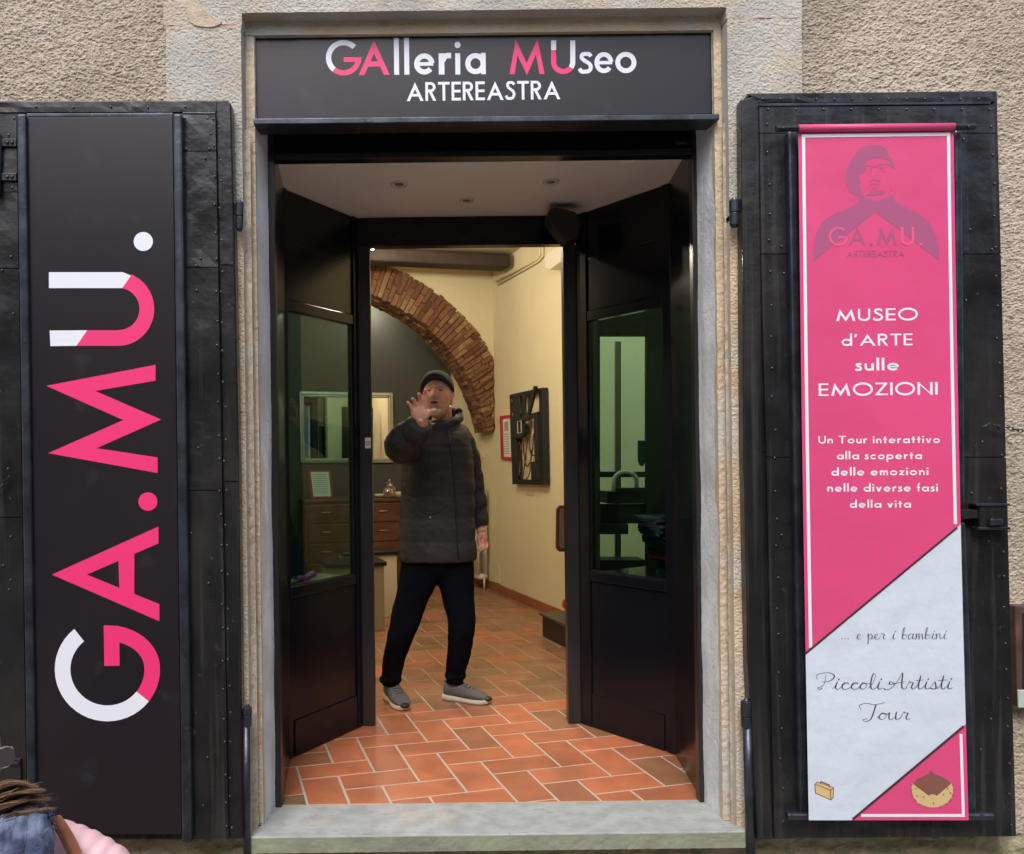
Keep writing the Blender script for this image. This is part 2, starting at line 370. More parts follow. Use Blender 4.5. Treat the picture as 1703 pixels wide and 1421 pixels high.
# stone surround
sf = thing('stone_door_surround', (.25, 3.0, 0), 'weathered grey sandstone frame around the black museum doorway', 'door frame')
XL, XR, XO0, XO1, ZT = -.621, 1.108, -.899, 1.378, 2.922
def block(x0, x1, z0, z1, m=stone, seed=0, res=.0031, mask=None, Y=3.0, dep=.1):
    q = MB(); rough(q, (x0, Y, z0), (x1 - x0, 0, 0), (0, 0, z1 - z0), N_, res, lambda u, v: dstone(u + seed * 3.3 + 5, v + seed * 1.7 + 5), mask=mask, depth=dep)
    return q.build('stone_block', m, sf)
block(XO0, XO1, 2.882, 3.45, seed=1, mask=lambda u, v: ~((u + XO0 > XL) & (u + XO0 < XR) & (v + 2.882 < ZT)))
block(XO0 + .008, XL - .002, 2.18, 2.872, seed=2)
block(XR + .002, XO1 - .003, 2.16, 2.874, seed=3)
for k, (z0, z1) in enumerate([(1.5, 2.178), (.82, 1.4985), (.0, .8185)]):
    block(-.76, XL - .002, z0, z1, seed=5 + k, m=stone_w); block(XR + .002, 1.25, z0, z1, seed=9 + k, m=stone_w)
q = MB(); rough(q, (XO0 + .004, 3.001, 2.867), (.274, 0, 0), (0, 0, .020), N_, .0035, lambda u, v: .005 * fbm(u * 40, v * 60, 4, 3), depth=.05)
rough(q, (XR + .004, 3.001, 2.867), (.264, 0, 0), (0, 0, .020), N_, .0035, lambda u, v: .005 * fbm(u * 40, v * 60, 5, 3), depth=.05)
q.build('mortar_joint', mortar, sf)
# patch of mortar repair upper left
q = MB(); pts = [(x, y) for x, y in cr([(309, -10), (312, 25), (322, 41), (352, 45), (368, 36), (345, 24), (332, 8), (330, -10)], 4)]
q.slab(pts, FP(3.0), .004, .02); q.build('mortar_patch', mortar, sf)
def dband(u, v): return .0035 * fbm(u * 60, v * 75, 21, 3) + .004 * fbm(u * 8, v * 5, 3, 2)
q = MB(); rough(q, (XL, 3.06, 0), (.033, 0, 0), (0, 0, 2.90), N_, .0045, dband, depth=.04); q.build('inner_band', stone_w, sf)
q = MB(); rough(q, (1.082, 3.06, 0), (.027, 0, 0), (0, 0, 2.90), N_, .0045, lambda u, v: dband(u + 5, v), depth=.04); q.build('inner_band', stone_w, sf)
q = MB(); rough(q, (XL, 3.06, 2.872), (XR - XL, 0, 0), (0, 0, .06), N_, .0045, lambda u, v: dband(u, v + 4), depth=.04)
q.build('inner_band', stone_w, sf)
dcon = lambda u, v: .0012 * fbm(u * 90, v * 70, 31, 3) + .005 * fbm(u * 7, v * 5, 2, 2)
q = MB(); rough(q, (-.590, 3.064, 0), (.020, .165, 0), (0, 0, 2.88), (1, .1, 0), .007, dcon); q.build('concrete_reveal', concrete, sf)
q = MB(); rough(q, (1.084, 3.064, 0), (-.018, .165, 0), (0, 0, 2.88), (-1, .1, 0), .007, dcon); q.build('concrete_reveal', concrete, sf)
q = MB(); q.box((-.75, 3.24, 0), (-.622, 3.70, 2.9)); q.box((1.142, 3.24, 0), (1.26, 3.70, 2.9)); q.box((-.70, 3.24, 2.62), (1.22, 3.70, 2.95))
q.box((-.59, 3.11, 2.884), (1.10, 3.22, 2.95)); q.build('masonry_core', moss, sf)
# sill
sl = thing('door_sill', (.26, 3.1, 0), 'pale grey marble threshold slab below the open doorway', 'door sill')
tp_ = [(-.632, 2.965), (1.142, 2.965), (1.142, 3.058), (1.09, 3.058), (1.075, 3.24), (-.58, 3.24), (-.60, 3.058), (-.632, 3.058)]
q = MB(); q.prism([(a, b, 0) for a, b in tp_], [(a, b, -.056) for a, b in tp_])
q.build('slab', sillm, sl, bevel=.004)
q = MB(); rough(q, (-.636, 2.962, -.057), (1.782, 0, 0), (0, 0, .053), N_, .006, lambda u, v: .002 * fbm(u * 50, v * 60, 3, 3), depth=.004); q.build('weathered_edge', sillf, sl)

# ---------------------------------------------------------------- room behind
TH = R(14); SU, CU = math.sin(TH), math.cos(TH)
O_ = Vector((1.054, 7.38, 0)); U_ = Vector((CU, SU, 0)); V_ = Vector((-SU, CU, 0))
def RM(u, v, z=0): return O_ + U_ * u + V_ * v + Vector((0, 0, z))
PR = Plane(RM(0, 0), -U_)          # right wall, facing the room
PB = Plane(RM(0, 2.42), -V_)       # back wall
PA = Plane(RM(0, 1.237), -V_)      # arch wall
ZC = 3.30
def quad(name, pts, m, **k): return mesh(name, pts, [tuple(range(len(pts)))], m, **k)
VR, VL = (3.73 - 7.38) / CU, (3.73 - 7.38 + 4.8 * SU) / CU
rw = quad('wall', [RM(0, VR), RM(0, 2.42), RM(0, 2.42, ZC), RM(0, VR, ZC)], cream); tag(rw, kind='structure')
xg = PB.at(750, 600).dot(U_) - O_.dot(U_)
tag(quad('wall', [RM(-4.8, 2.42), RM(xg, 2.42), RM(xg, 2.42, ZC), RM(-4.8, 2.42, ZC)], greyw), kind='structure')
tag(quad('wall', [RM(xg, 2.42), RM(0, 2.42), RM(0, 2.42, ZC), RM(xg, 2.42, ZC)], cream), kind='structure')
tag(quad('wall', [RM(-4.8, VL), RM(-4.8, 2.42), RM(-4.8, 2.42, ZC), RM(-4.8, VL, ZC)], cream), kind='structure')
tag(quad('ceiling', [RM(-4.82, VL, ZC), RM(.0, VR, ZC), RM(.0, 2.43, ZC), RM(-4.82, 2.43, ZC)], ceilm), kind='structure')
q = MB(); q.box((-4.2, 3.70, 0), (-.62, 3.76, ZC)); q.box((1.19, 3.70, 0), (3.0, 3.76, ZC)); q.box((-.62, 3.70, 2.60), (1.19, 3.76, ZC))
tag(q.build('wall', cream), kind='structure')
# outer shell so that no daylight leaks in: the roof of the house
tag(MB().box((-9, 3.06, ZC + .05), (9, 11.5, ZC + .3)).build('roof', opp), kind='structure')
for a, b in (((-9, 3.05, ST), (-8.9, 11.5, ZC)), ((8.9, 3.05, ST), (9, 11.5, ZC)), ((-9, 11.4, ST), (9, 11.5, ZC))):
    tag(MB().box(a, b).build('house_wall', opp), kind='structure')

# floor: grout bed with herringbone tiles
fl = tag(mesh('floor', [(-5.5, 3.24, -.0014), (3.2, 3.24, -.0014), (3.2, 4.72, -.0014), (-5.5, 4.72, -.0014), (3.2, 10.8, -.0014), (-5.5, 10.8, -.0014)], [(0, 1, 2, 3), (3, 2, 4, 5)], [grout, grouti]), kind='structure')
fl.data.polygons[1].material_index = 1  # deeper half takes the grout with painted shade
tw = .157; g = .0050
P0 = FP(0)
def floorpt(px, py):
    dx, dy = px - CX, py - CY; s = H / ((dx * ROLL + dy) / F); return Vector(((dx - ROLL * dy) * s / F, s, 0))
anc = floorpt(500, 1297) - O_; au, av = anc.dot(U_), anc.dot(V_)
def clip(poly, f):
    out = []
    for i, p in enumerate(poly):
        n = poly[(i + 1) % len(poly)]; a, b = f(p), f(n)
        if a >= 0: out.append(p)
        if (a >= 0) != (b >= 0): t = a / (a - b); out.append((lerp(p[0], n[0], t), lerp(p[1], n[1], t)))
    return out
tiles = []
for k in range(-60, 60):
    for m_ in range(-16, 17):
        for hv in (0, 1):
            cx, cy = k + 4 * m_, k + (0 if hv == 0 else 1)
            w, h = (2, 1) if hv == 0 else (1, 2)
            u0, u1 = au + cx * tw + g, au + (cx + w) * tw - g
            v1, v0 = av - (cy - 1) * tw - g, av - (cy - 1 + h) * tw + g
            if u0 > 0 or u1 < -3.2 or v1 < -4.8 or v0 > 2.4: continue
            P = [RM(a, b) for a, b in ((u0, v0), (u1, v0), (u1, v1), (u0, v1))]
            if max(p.y for p in P) < 3.246: continue
            pl2 = [(p.x, p.y) for p in P]
            pl2 = clip(pl2, lambda p: p[1] - 3.246)
            if len(pl2) < 3: continue
            c = sum((Vector((a, b, 0)) for a, b in pl2), Vector()) / len(pl2)
            # rough visibility through the doorway
            sx = c.x * F / c.y + CX
            lim = (440, 1200) if c.y < 4.25 else (585, 985)
            if c.y < 3.8 and (c.x < -.72 or c.x > 1.26): continue
            if 3.8 <= c.y < 4.25 and (c.x < -.80 + (c.y - 3.75) * .63 or c.x > 1.36 - (c.y - 3.75) * .75): continue
            vis = lim[0] < sx < lim[1]
            tiles.append((c.y if vis else c.y + 50, pl2, c, vis))
tiles.sort(key=lambda t: t[0])
rest = MB(); nt_ = 0
for i, (d, pl2, c, vis) in enumerate(tiles):
    zt = random.uniform(-.0002, .0003); tl = (random.uniform(-.002, .002), random.uniform(-.002, .002))
    top = [Vector((a, b, zt + (a - c.x) * tl[0] + (b - c.y) * tl[1])) for a, b in pl2]
    s = .985
    bot = [Vector((p.x, p.y, -.0038)) for p in top]
    top2 = [Vector((c.x + (p.x - c.x) * .988, c.y + (p.y - c.y) * .988, p.z)) for p in top]
    mid = [Vector((p.x, p.y, p.z - .0012)) for p in top]
    n = len(top); Vv = top2 + mid + bot; Ff = [tuple(range(n))]
    for a in range(n):
        b = (a + 1) % n; Ff += [(a, n + a, n + b, b), (n + a, 2 * n + a, 2 * n + b, n + b)]
    mi = random.choices(range(5), [5, 4, 4, 2, 1])[0]
    if c.y > 4.6: mi = random.choices(range(5), [3, 3, 1, 4, 3])[0]  # weights favour darker tones, part of the painted indoor shade
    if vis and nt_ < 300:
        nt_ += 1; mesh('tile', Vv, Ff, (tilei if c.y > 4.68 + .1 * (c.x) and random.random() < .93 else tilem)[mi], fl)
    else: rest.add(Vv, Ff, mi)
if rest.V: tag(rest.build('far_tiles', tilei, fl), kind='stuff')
# skirting
def rbox(mb, u0, u1, v0, v1, z0, z1, m=0):
    mb.prism([RM(u0, v0, z0), RM(u1, v0, z0), RM(u1, v0, z1), RM(u0, v0, z1)], [RM(u0, v1, z0), RM(u1, v1, z0), RM(u1, v1, z1), RM(u0, v1, z1)], m)
for i in range(20):
    v = -3.6 + i * .302
    if v + .298 < 2.42:
        q = MB(); rbox(q, -.014, -.001, v, v + .298, .001, .085); q.build('skirting_tile', skirt, rw, bevel=.002)

# brick arch
ar = thing('brick_arch', PA.at(820, 722), 'rounded arch of old red bricks springing from the cream room wall', 'arch')
ca = PA.at(533, 771); cu = (ca - O_).dot(U_); cz = ca.z
sc = (PA.at(633, 771) - PA.at(533, 771)).length / 100
r0, r1 = 291 * sc, 349 * sc
def AR(r, a, v): return RM(cu + r * math.cos(a), 1.237 + v, cz + r * math.sin(a))
a0 = math.asin((cz - cz + (772 - 721) * sc) / r0); a1 = R(104)
# wall above the arch (with the arch opening cut out)
wv = [AR(r1 - .02, a0 + (a1 - a0) * i / 40, 0) for i in range(41)]
Vv = []; Ff = []
for i in range(41):
    a = a0 + (a1 - a0) * i / 40; x = cu + (r1 - .02) * math.cos(a); x = min(x, -.0)
    Vv += [RM(x, 1.237, cz + (r1 - .02) * math.sin(a)), RM(x, 1.237, ZC)]
for i in range(40): Ff.append((2 * i, 2 * i + 1, 2 * i + 3, 2 * i + 2))
mesh('plaster_wall', Vv, Ff, cream, ar)
q = MB()
nseg = 60
for i in range(nseg):
    aa, ab = a0 + (a1 - a0) * i / nseg, a0 + (a1 - a0) * (i + 1) / nseg
    q.prism([AR(r0 + .012, aa, .012), AR(r1 - .012, aa, .012), AR(r1 - .012, ab, .012), AR(r0 + .012, ab, .012)], [AR(r0 + .012, aa, .45), AR(r1 - .012, aa, .45), AR(r1 - .012, ab, .45), AR(r0 + .012, ab, .45)])
q.build('mortar_core', bmortar, ar)
a = a0; row = 0
while a < a1:
    th = random.uniform(.046, .060); da = th / ((r0 + r1) / 2); gp = .0085 / ((r0 + r1) / 2)
    splits = [0, 1] if random.random() < .12 else ([0, random.uniform(.42, .58), 1] if row % 2 else [0, random.uniform(.2, .35), random.uniform(.65, .8), 1])
    for s0, s1 in zip(splits[:-1], splits[1:]):
        ra, rb = lerp(r0, r1, s0) + .004 + (random.uniform(-.012, .008) if s0 == 0 else 0), lerp(r0, r1, s1) - .004 + (random.uniform(-.01, .012) if s1 == 1 else 0)
        v0 = -random.uniform(.0, .028); aj = random.uniform(-.002, .002)
        mi = random.choices(range(5), [3, 3, 2, 2, 3])[0]
        fr = [AR(ra, a + aj, v0), AR(rb, a + aj, v0 + random.uniform(-.006, .006)), AR(rb, a + da - gp + aj, v0), AR(ra, a + da - gp + aj, v0 + random.uniform(-.006, .006))]
        # keep bricks out of the right wall
        fr = [p - U_ * max(0, (p - O_).dot(U_) + .004) for p in fr]
        bk_ = [p + V_ * .12 for p in fr]
        q = MB(); q.prism(fr, bk_); q.build('brick', brickm[mi], ar, bevel=.004)
    # soffit bricks
    for vv in (.13, .27):
        ex = random.uniform(-.012, .004)
        q = MB(); q.prism([AR(r0 + ex, a, vv), AR(r0 + .05, a, vv), AR(r0 + .05, a + da - gp, vv), AR(r0 + ex, a + da - gp, vv)], [AR(r0 + ex, a, vv + .13), AR(r0 + .05, a, vv + .13), AR(r0 + .05, a + da - gp, vv + .13), AR(r0 + ex, a + da - gp, vv + .13)])
        q.build('brick', brickm[random.randrange(5)], ar)
    a += da; row += 1
# beam
b0 = (PR.at(858, 440) - O_); vb = b0.dot(V_)
zb0, zb1 = PR.at(858, 445).z, 3.28
q = MB(); rbox(q, -4.7, -.05, vb, vb + .22, zb0, zb1)
bm_ = q.build('ceiling_beam', beamm, bevel=.03); tag(bm_, 'dark old timber beam crossing the room in front of the arch', 'beam')

# ---------------------------------------------------------------- vestibule joinery
ZV = 2.542
AL, BL, AR_, BR = Vector((-.5955, 3.73, 0)), Vector((-.303, 4.2, 0)), Vector((1.114, 3.73, 0)), Vector((.782, 4.2, 0))
vb_ = thing('entrance_vestibule', (.26, 3.8, 0), 'black wooden entrance bay with glazed angled sides inside the doorway', 'vestibule')
q = MB(); q.prism([(-.575, 3.23, ZV), (1.10, 3.23, ZV), (1.14, 3.75, ZV), (.80, 4.26, ZV), (-.32, 4.26, ZV), (-.62, 3.75, ZV)], [(-.575, 3.23, 2.6), (1.10, 3.23, 2.6), (1.14, 3.75, 2.6), (.80, 4.26, 2.6), (-.32, 4.26, 2.6), (-.62, 3.75, 2.6)])
ce = q.build('ceiling_panel', vceil, vb_)
def spot(px, py, r, deep):
    pl = Plane((0, 0, ZV), (0, 0, -1)); c = pl.at(px, py)
    q = MB(); ring = [(c + Vector((math.cos(t) * r, math.sin(t) * r, -.003))) for t in [i * math.pi / 14 for i in range(28)]]
    q.tube(ring, .0045, 6, closed=True)
    if not deep: q.prism([c + Vector((math.cos(t) * r * .96, math.sin(t) * r * .96, -.003)) for t in [i * math.pi / 12 for i in range(24)]], [c + Vector((math.cos(t) * r * .96, math.sin(t) * r * .96, .001)) for t in [i * math.pi / 12 for i in range(24)]])
    o = q.build('ceiling_downlight', whitem if deep else vceil, smooth=False); 
    if deep:
        q = MB(); q.prism([c + Vector((math.cos(t) * r * .62, math.sin(t) * r * .62, -.0035)) for t in [i * math.pi / 12 for i in range(24)]], [c + Vector((math.cos(t) * r * .6, math.sin(t) * r * .6, -.001)) for t in [i * math.pi / 12 for i in range(24)]])
        q.build('lens', mat('unlit_lens', (.16, .14, .12), .3), o)
        q = MB(); q.prism([c + Vector((math.cos(t) * r * .97, math.sin(t) * r * .97, -.002)) for t in [i * math.pi / 12 for i in range(24)]], [c + Vector((math.cos(t) * r * .97, math.sin(t) * r * .97, -.0004)) for t in [i * math.pi / 12 for i in range(24)]]); q.build('trim', vceil, o)
    return o
for (px, py, r, d), lb in zip([(664, 306, .034, 1), (916, 302, .034, 1), (776, 333, .030, 1)], ['small unlit recessed spotlight in the porch ceiling, left of three', 'small unlit recessed spotlight in the porch ceiling, right of three', 'small unlit recessed spotlight in the porch ceiling, nearest the inner door']):
    tag(spot(px, py, r, d), lb, 'ceiling light', 'recessed lights in the porch ceiling')
for (px, py), lb in zip([(543, 269), (794, 267), (1042, 264)], ['flat white blanking disc on the left of the porch ceiling', 'flat white blanking disc in the middle of the porch ceiling', 'flat white blanking disc on the right of the porch ceiling']):
    tag(spot(px, py, .042, 0), lb, 'cover disc', 'blanking discs on the porch ceiling')
# front frame
def part(name, a, b, m, p, bev=.003): return MB().box(a, b).build(name, m, p, bevel=bev)
of = thing('outer_door_frame', (.26, 3.22, 0), 'narrow black metal frame lining the front of the doorway', 'door frame')
part('jamb', (-.574, 3.218, 0), (-.548, 3.262, 2.58), doorb2, of)
part('jamb', (1.050, 3.218, 0), (1.080, 3.262, 2.58), doorb2, of)
part('header', (-.585, 3.222, 2.487), (1.09, 3.30, 2.64), doorb, of)
part('header_strip', (-.545, 3.214, 2.478), (1.048, 3.23, 2.4995), doorb2, of, .001)
# side cheeks
def cheek(A, B, t, name, pan=None):
    n = Vector((-(B - A).y, (B - A).x, 0)).normalized() * t
    return MB().prism([A, B, B + Vector((0, 0, ZV - .001)), A + Vector((0, 0, ZV - .001))], [A + n, B + n, B + n + Vector((0, 0, ZV - .001)), A + n + Vector((0, 0, ZV - .001))]).build(name, doorb, vb_)
cheek(Vector((-.553, 3.262, .002)), AL, .02, 'side_panel'); cheek(Vector((1.066, 3.262, .002)), AR_, -.02, 'side_panel')
def splay(A, B, out, zg0, zg1, s0, s1, lb):
    """angled glazed side: stiles, rails, panels, glass"""
    d = (B - A); L = d.length; d.normalize(); n = Vector((-d.y, d.x, 0)) * out      # towards room
    def bx(sa, sb, za, zb, t0, t1, name, m, bev=.003, par=vb_):
        f = [A + d * sa + n * t0 + Vector((0, 0, za)), A + d * sb + n * t0 + Vector((0, 0, za)), A + d * sb + n * t0 + Vector((0, 0, zb)), A + d * sa + n * t0 + Vector((0, 0, zb))]
        return MB().prism(f, [p + n * (t1 - t0) for p in f]).build(name, m, par, bevel=bev)
    w = bx(0, s0, .004, ZV - .002, 0, .045, 'stile', doorb); bx(s1, L, .004, ZV - .002, 0, .045, 'stile', doorb)
    bx(s0 + .001, s1 - .001, .004, zg0 - .05, .010, .035, 'lower_panel', doorb)
    bx(s0 + .001, s1 - .001, zg1 + .05, ZV - .002, .010, .035, 'upper_panel', doorb)
    bx(s0 + .001, s1 - .001, zg0 - .049, zg0, .002, .043, 'rail', doorb); bx(s0 + .001, s1 - .001, zg1, zg1 + .049, .002, .043, 'rail', doorb)
    bx(s0 + .02, s1 - .004, .006, .165, .0035, .009, 'kick_panel', doorb, .002)
    bx(s0 + .001, s1 - .001, ZV - .24, ZV - .235, .006, .009, 'groove_bead', doorb2, 0)
    gl = bx(s0 + .001, s1 - .001, zg0 + .001, zg1 - .001, .020, .026, 'glass_pane', glass, 0)
    for sa in (s0 + .001, s1 - .007): bx(sa, sa + .006, zg0 + .001, zg1 - .001, .010, .019, 'glazing_bead', blkg, .001)
    bx(s0 + .007, s1 - .007, zg0 + .001, zg0 + .007, .010, .019, 'glazing_bead', blkg, .001)
    # side fins of the display case behind the pane
    return A, d, n
GL = splay(AL, BL, 1, .765, 2.0, .022, .515, '')
GR = splay(AR_, BR, -1, .77, 2.0, .045, .505, '')
# inner doorway
idf = thing('inner_door_frame', (.24, 4.22, 0), 'dark inner door frame between the two glazed sides of the porch', 'door frame')
part('post', (-.305, 4.202, .004), (-.243, 4.27, 2.395), doorb2, idf); part('post', (.722, 4.202, .004), (.785, 4.27, 2.395), doorb2, idf)
part('header', (-.305, 4.204, 2.397), (.785, 4.265, ZV - .002), doorb, idf)
part('stop_bead', (-.330, 4.192, .004), (-.306, 4.21, ZV - .004), doorb, idf, .002); part('stop_bead', (.786, 4.192, .004), (.812, 4.21, ZV - .004), doorb, idf, .002)
# black box in the corner
q = MB(); q.slab([(913, 348), (925, 344), (958, 352), (966, 372), (962, 396), (942, 402), (920, 378), (911, 362)], FP(4.0), .02, .12)
o = q.build('door_sensor', blk, bevel=.008); tag(o, 'small black sensor box in the top right corner of the porch', 'sensor')
# doorbell plate
q = MB(); q.slab([(607, 728), (616.5, 728), (616.5, 746), (607, 746)], FP(4.202), .006, .0055)
o = q.build('bell_push', plast, bevel=.002); c = FP(4.202).at(611.7, 737.5, .006)
tag(o, 'ivory bell push plate on the left inner door post', 'doorbell')
MB().tube([c + Vector((math.cos(t) * .009, -.001, math.sin(t) * .009)) for t in [i * math.pi / 8 for i in range(16)]], .0018, 6, closed=True).build('button', blk, o)
# ---------------------------------------------------------------- flat lettering
class Ink:
    """flat print laid in thin layers on a plane, drawn in photo-plane coordinates of the panel"""
    def __init__(s, pl, off, st=.000015): s.pl = pl; s.off = off; s.mb = MB(); s.k = 0; s.st = st
    def poly(s, pts, m=0):
        s.k += 1; o = s.off + s.st * s.k; P = [s.pl.at(x, y, o) for x, y in pts]
        s.mb.add(P, [tuple(range(len(P)))], m); return s
    def strip(s, pts, w, m=0, closed=False):
        if not isinstance(w, (list, tuple)):
            k_ = [pts[0]]
            for p in pts[1:]:
                if math.hypot(p[0] - k_[-1][0], p[1] - k_[-1][1]) > .05: k_.append(p)
            pts = k_
        N = len(pts); L = []; Rr = []
        for i in range(N):
            p = pts[i]; a = pts[i - 1] if (i or closed) else None; b = pts[(i + 1) % N] if (i < N - 1 or closed) else None
            def nd(u, v):
                d = math.hypot(v[0] - u[0], v[1] - u[1]) or 1; return (-(v[1] - u[1]) / d, (v[0] - u[0]) / d)
            n1 = nd(a, p) if a else None; n2 = nd(p, b) if b else None
            n1 = n1 or n2; n2 = n2 or n1
            nx, ny = n1[0] + n2[0], n1[1] + n2[1]; l = math.hypot(nx, ny) or 1; nx, ny = nx / l, ny / l
            c = max(.35, nx * n1[0] + ny * n1[1]); ww = (w[i] if isinstance(w, (list, tuple)) else w) / 2 / c
            L.append((p[0] + nx * ww, p[1] + ny * ww)); Rr.append((p[0] - nx * ww, p[1] - ny * ww))
        s.k += 1; o = s.off + s.st * s.k
        V = [s.pl.at(x, y, o) for x, y in L] + [s.pl.at(x, y, o) for x, y in Rr]
        Fc = [(i, (i + 1) % N, N + (i + 1) % N, N + i) for i in range(N if closed else N - 1)]
        s.mb.add(V, Fc, m); return s
    def done(s, name, m, parent): return s.mb.build(name, m, parent)
def arc(cx, cy, rx, ry, a, b, n=16): return [(cx + rx * math.cos(R(a + (b - a) * i / n)), cy + ry * math.sin(R(a + (b - a) * i / n))) for i in range(n + 1)]
MP = [(.973, 0), (.784, 1), (.476, .31), (.178, 1), (0, 0), (.14, 0), (.223, .546), (.481, -.03), (.738, .56), (.83, 0)]
def glyph(c, w, xh=.61):
    """-> polys, strips, width ; cap height 1, y up"""
    h = w / 2; P = []; S = []
    def rect(a, b, x, y): P.append([(a, b), (x, b), (x, y), (a, y)])
    def dg(x0, y0, x1, y1, k=1.0):
        hw = h * k * math.hypot(x1 - x0, y1 - y0) / abs(y1 - y0); P.append([(x0 - hw, y0), (x0 + hw, y0), (x1 + hw, y1), (x1 - hw, y1)])
    ro = xh / 2
    if c == 'A':
        Wd = .90; m = Wd / 2; t = w * 1.12; yi = 1 - t / m
        P.append([(0, 0), (t, 0), (m, yi), (m, 1)]); P.append([(m, 1), (m, yi), (Wd - t, 0), (Wd, 0)])
        y0, y1 = .24, .24 + w; P.append([(m * y0 + t * .9, y0), (Wd - m * y0 - t * .9, y0), (Wd - m * y1 - t * .9, y1), (m * y1 + t * .9, y1)]); return P, S, Wd
    if c == 'R':
        rect(0, 0, w, 1); r = .27 - h; S.append(([(w * .9, 1 - h), (.28, 1 - h)] + arc(.28, .73, r, r, 90, -90) + [(w * .9, .46 + h)], w)); dg(.50, 0, .27, .47); return P, S, .58
    if c == 'T': rect(0, 1 - w, .62, 1); rect(.31 - h, 0, .31 + h, 1 - w); return P, S, .62
    if c == 'E': rect(0, 0, w, 1); rect(w, 0, .50, w); rect(w, 1 - w, .50, 1); rect(w, .5 - h, .48, .5 + h); return P, S, .5
    if c == 'I': rect(0, 0, w, 1); return P, S, w
    if c == 'N': rect(0, 0, w, 1); rect(.76 - w, 0, .76, 1); P.append([(0, 1.02), (w * .3, 1.02), (.76, .0), (.76, -.02), (.76 - w * .5, -.02), (0, .94)]) ; return P, S, .76
    if c == 'M': P.append([(x, y) for x, y in MP]); return P, S, .973
    if c == 'U': r = .32 - h; S.append(([(h, 1), (h, .32)] + arc(.32, .32, r, r - .0, 180, 360) + [(.64 - h, .32), (.64 - h, 1)], w)); return P, S, .64
    if c == 'O': S.append((arc(.5, .5, .51 - h, .52 - h, 0, 360, 36)[:-1], w, 1)); return P, S, 1.0
    if c == 'Z': rect(0, 0, .62, w); rect(0, 1 - w, .60, 1); dg(.02 + w * .6, w * .9, .60 - w * .6, 1 - w * .9); return P, S, .62
    if c in 'Ss':
        k = 1 if c == 'S' else xh; pts = [(.47, .80), (.40, .90), (.29, 1 - h / k), (.15, .89), (.12, .73), (.25, .58), (.40, .46), (.46, .29), (.39, .12), (.26, h / k), (.11, .09), (.03, .23)]
        S.append(([(x * k, y * k) for x, y in cr(pts, 4)], w * (1 if k == 1 else .95))); return P, S, .53 * k
    if c == 'G':
        S.append((arc(.5, .5, .52 - h, .52 - h, 45, 350, 30) + [(.98 - h, .51 - h), (.5, .51 - h)], w)); return P, S, .98
    r = ro - h
    if c == 'o': S.append((arc(ro, ro, r, r, 0, 360, 28)[:-1], w, 1)); return P, S, xh
    if c == 'e': S.append((arc(ro, ro, r, r, 4, 322, 26), w)); rect(w * .8, ro - h * .7, xh - w * .25, ro + h * .7); return P, S, xh
    if c == 'c': S.append((arc(ro, ro, r, r, 45, 315, 22), w)); return P, S, xh * .86
    if c in 'adp':
        S.append((arc(ro, ro, r, r, 0, 360, 28)[:-1], w, 1))
        if c == 'p': rect(0, -.38, w * .95, xh)
        else: rect(xh - w * .95, 0, xh, xh if c == 'a' else 1.06)
        return P, S, xh
    if c == 'r': rect(0, 0, w, xh); S.append((cr([(w * .6, xh * .62), (w * 1.2, xh * .86), (w * 2.2, xh - h * .9)], 4), w)); return P, S, w * 2.35
    if c == 'n': rect(0, 0, w, xh); k = .235; S.append(([(k * 2 - h, 0), (k * 2 - h, xh - k)] + arc(k, xh - k, k - h, k - h, 0, 180) , w)); return P, S, k * 2
    if c == 'm':
        rect(0, 0, w, xh); k = .2
        for j in (0, 1): o = j * (2 * k - w); S.append(([(o + k * 2 - h, 0), (o + k * 2 - h, xh - k)] + arc(o + k, xh - k, k - h, k - h, 0, 180), w))
        return P, S, 4 * k - w
    if c == 'u': k = .235; rect(2 * k - w, 0, 2 * k, xh); S.append(([(h, xh), (h, k)] + arc(k, k, k - h, k - h, 180, 360), w)); return P, S, k * 2
    if c == 'i': rect(0, 0, w, xh); P.append(arc(h, xh + .24, w * .62, w * .62, 0, 360, 14)[:-1]); return P, S, w
    if c == 'l': rect(0, 0, w, 1.06); return P, S, w
    if c == 't': rect(.09, 0, .09 + w, .86); rect(0, xh - w, .18 + w, xh); return P, S, .18 + w
    if c == 'f': rect(0, xh - w, .27, xh); S.append(([(.07 + h, 0), (.07 + h, .86)] + arc(.07 + h + .11, .86, .11, .13, 180, 80, 8), w)); return P, S, .27
    if c == 'v': dg(h * 1.15, xh, .25, 0); dg(.25, 0, .50 - h * 1.15, xh); return P, S, .5
    if c == 'z': rect(0, 0, .42, w); rect(.02, xh - w, .42, xh); dg(w * .6, w * .9, .42 - w * .6, xh - w * .9); return P, S, .42
    if c == "'": P.append([(0, .72), (w * .7, .72), (w * 1.3, 1), (w * .25, 1)]); return P, S, w * 1.3
    if c == '.': P.append(arc(w * .65, w * .65, w * .65, w * .65, 0, 360, 14)[:-1]); return P, S, w * 1.3
    return P, S, .3
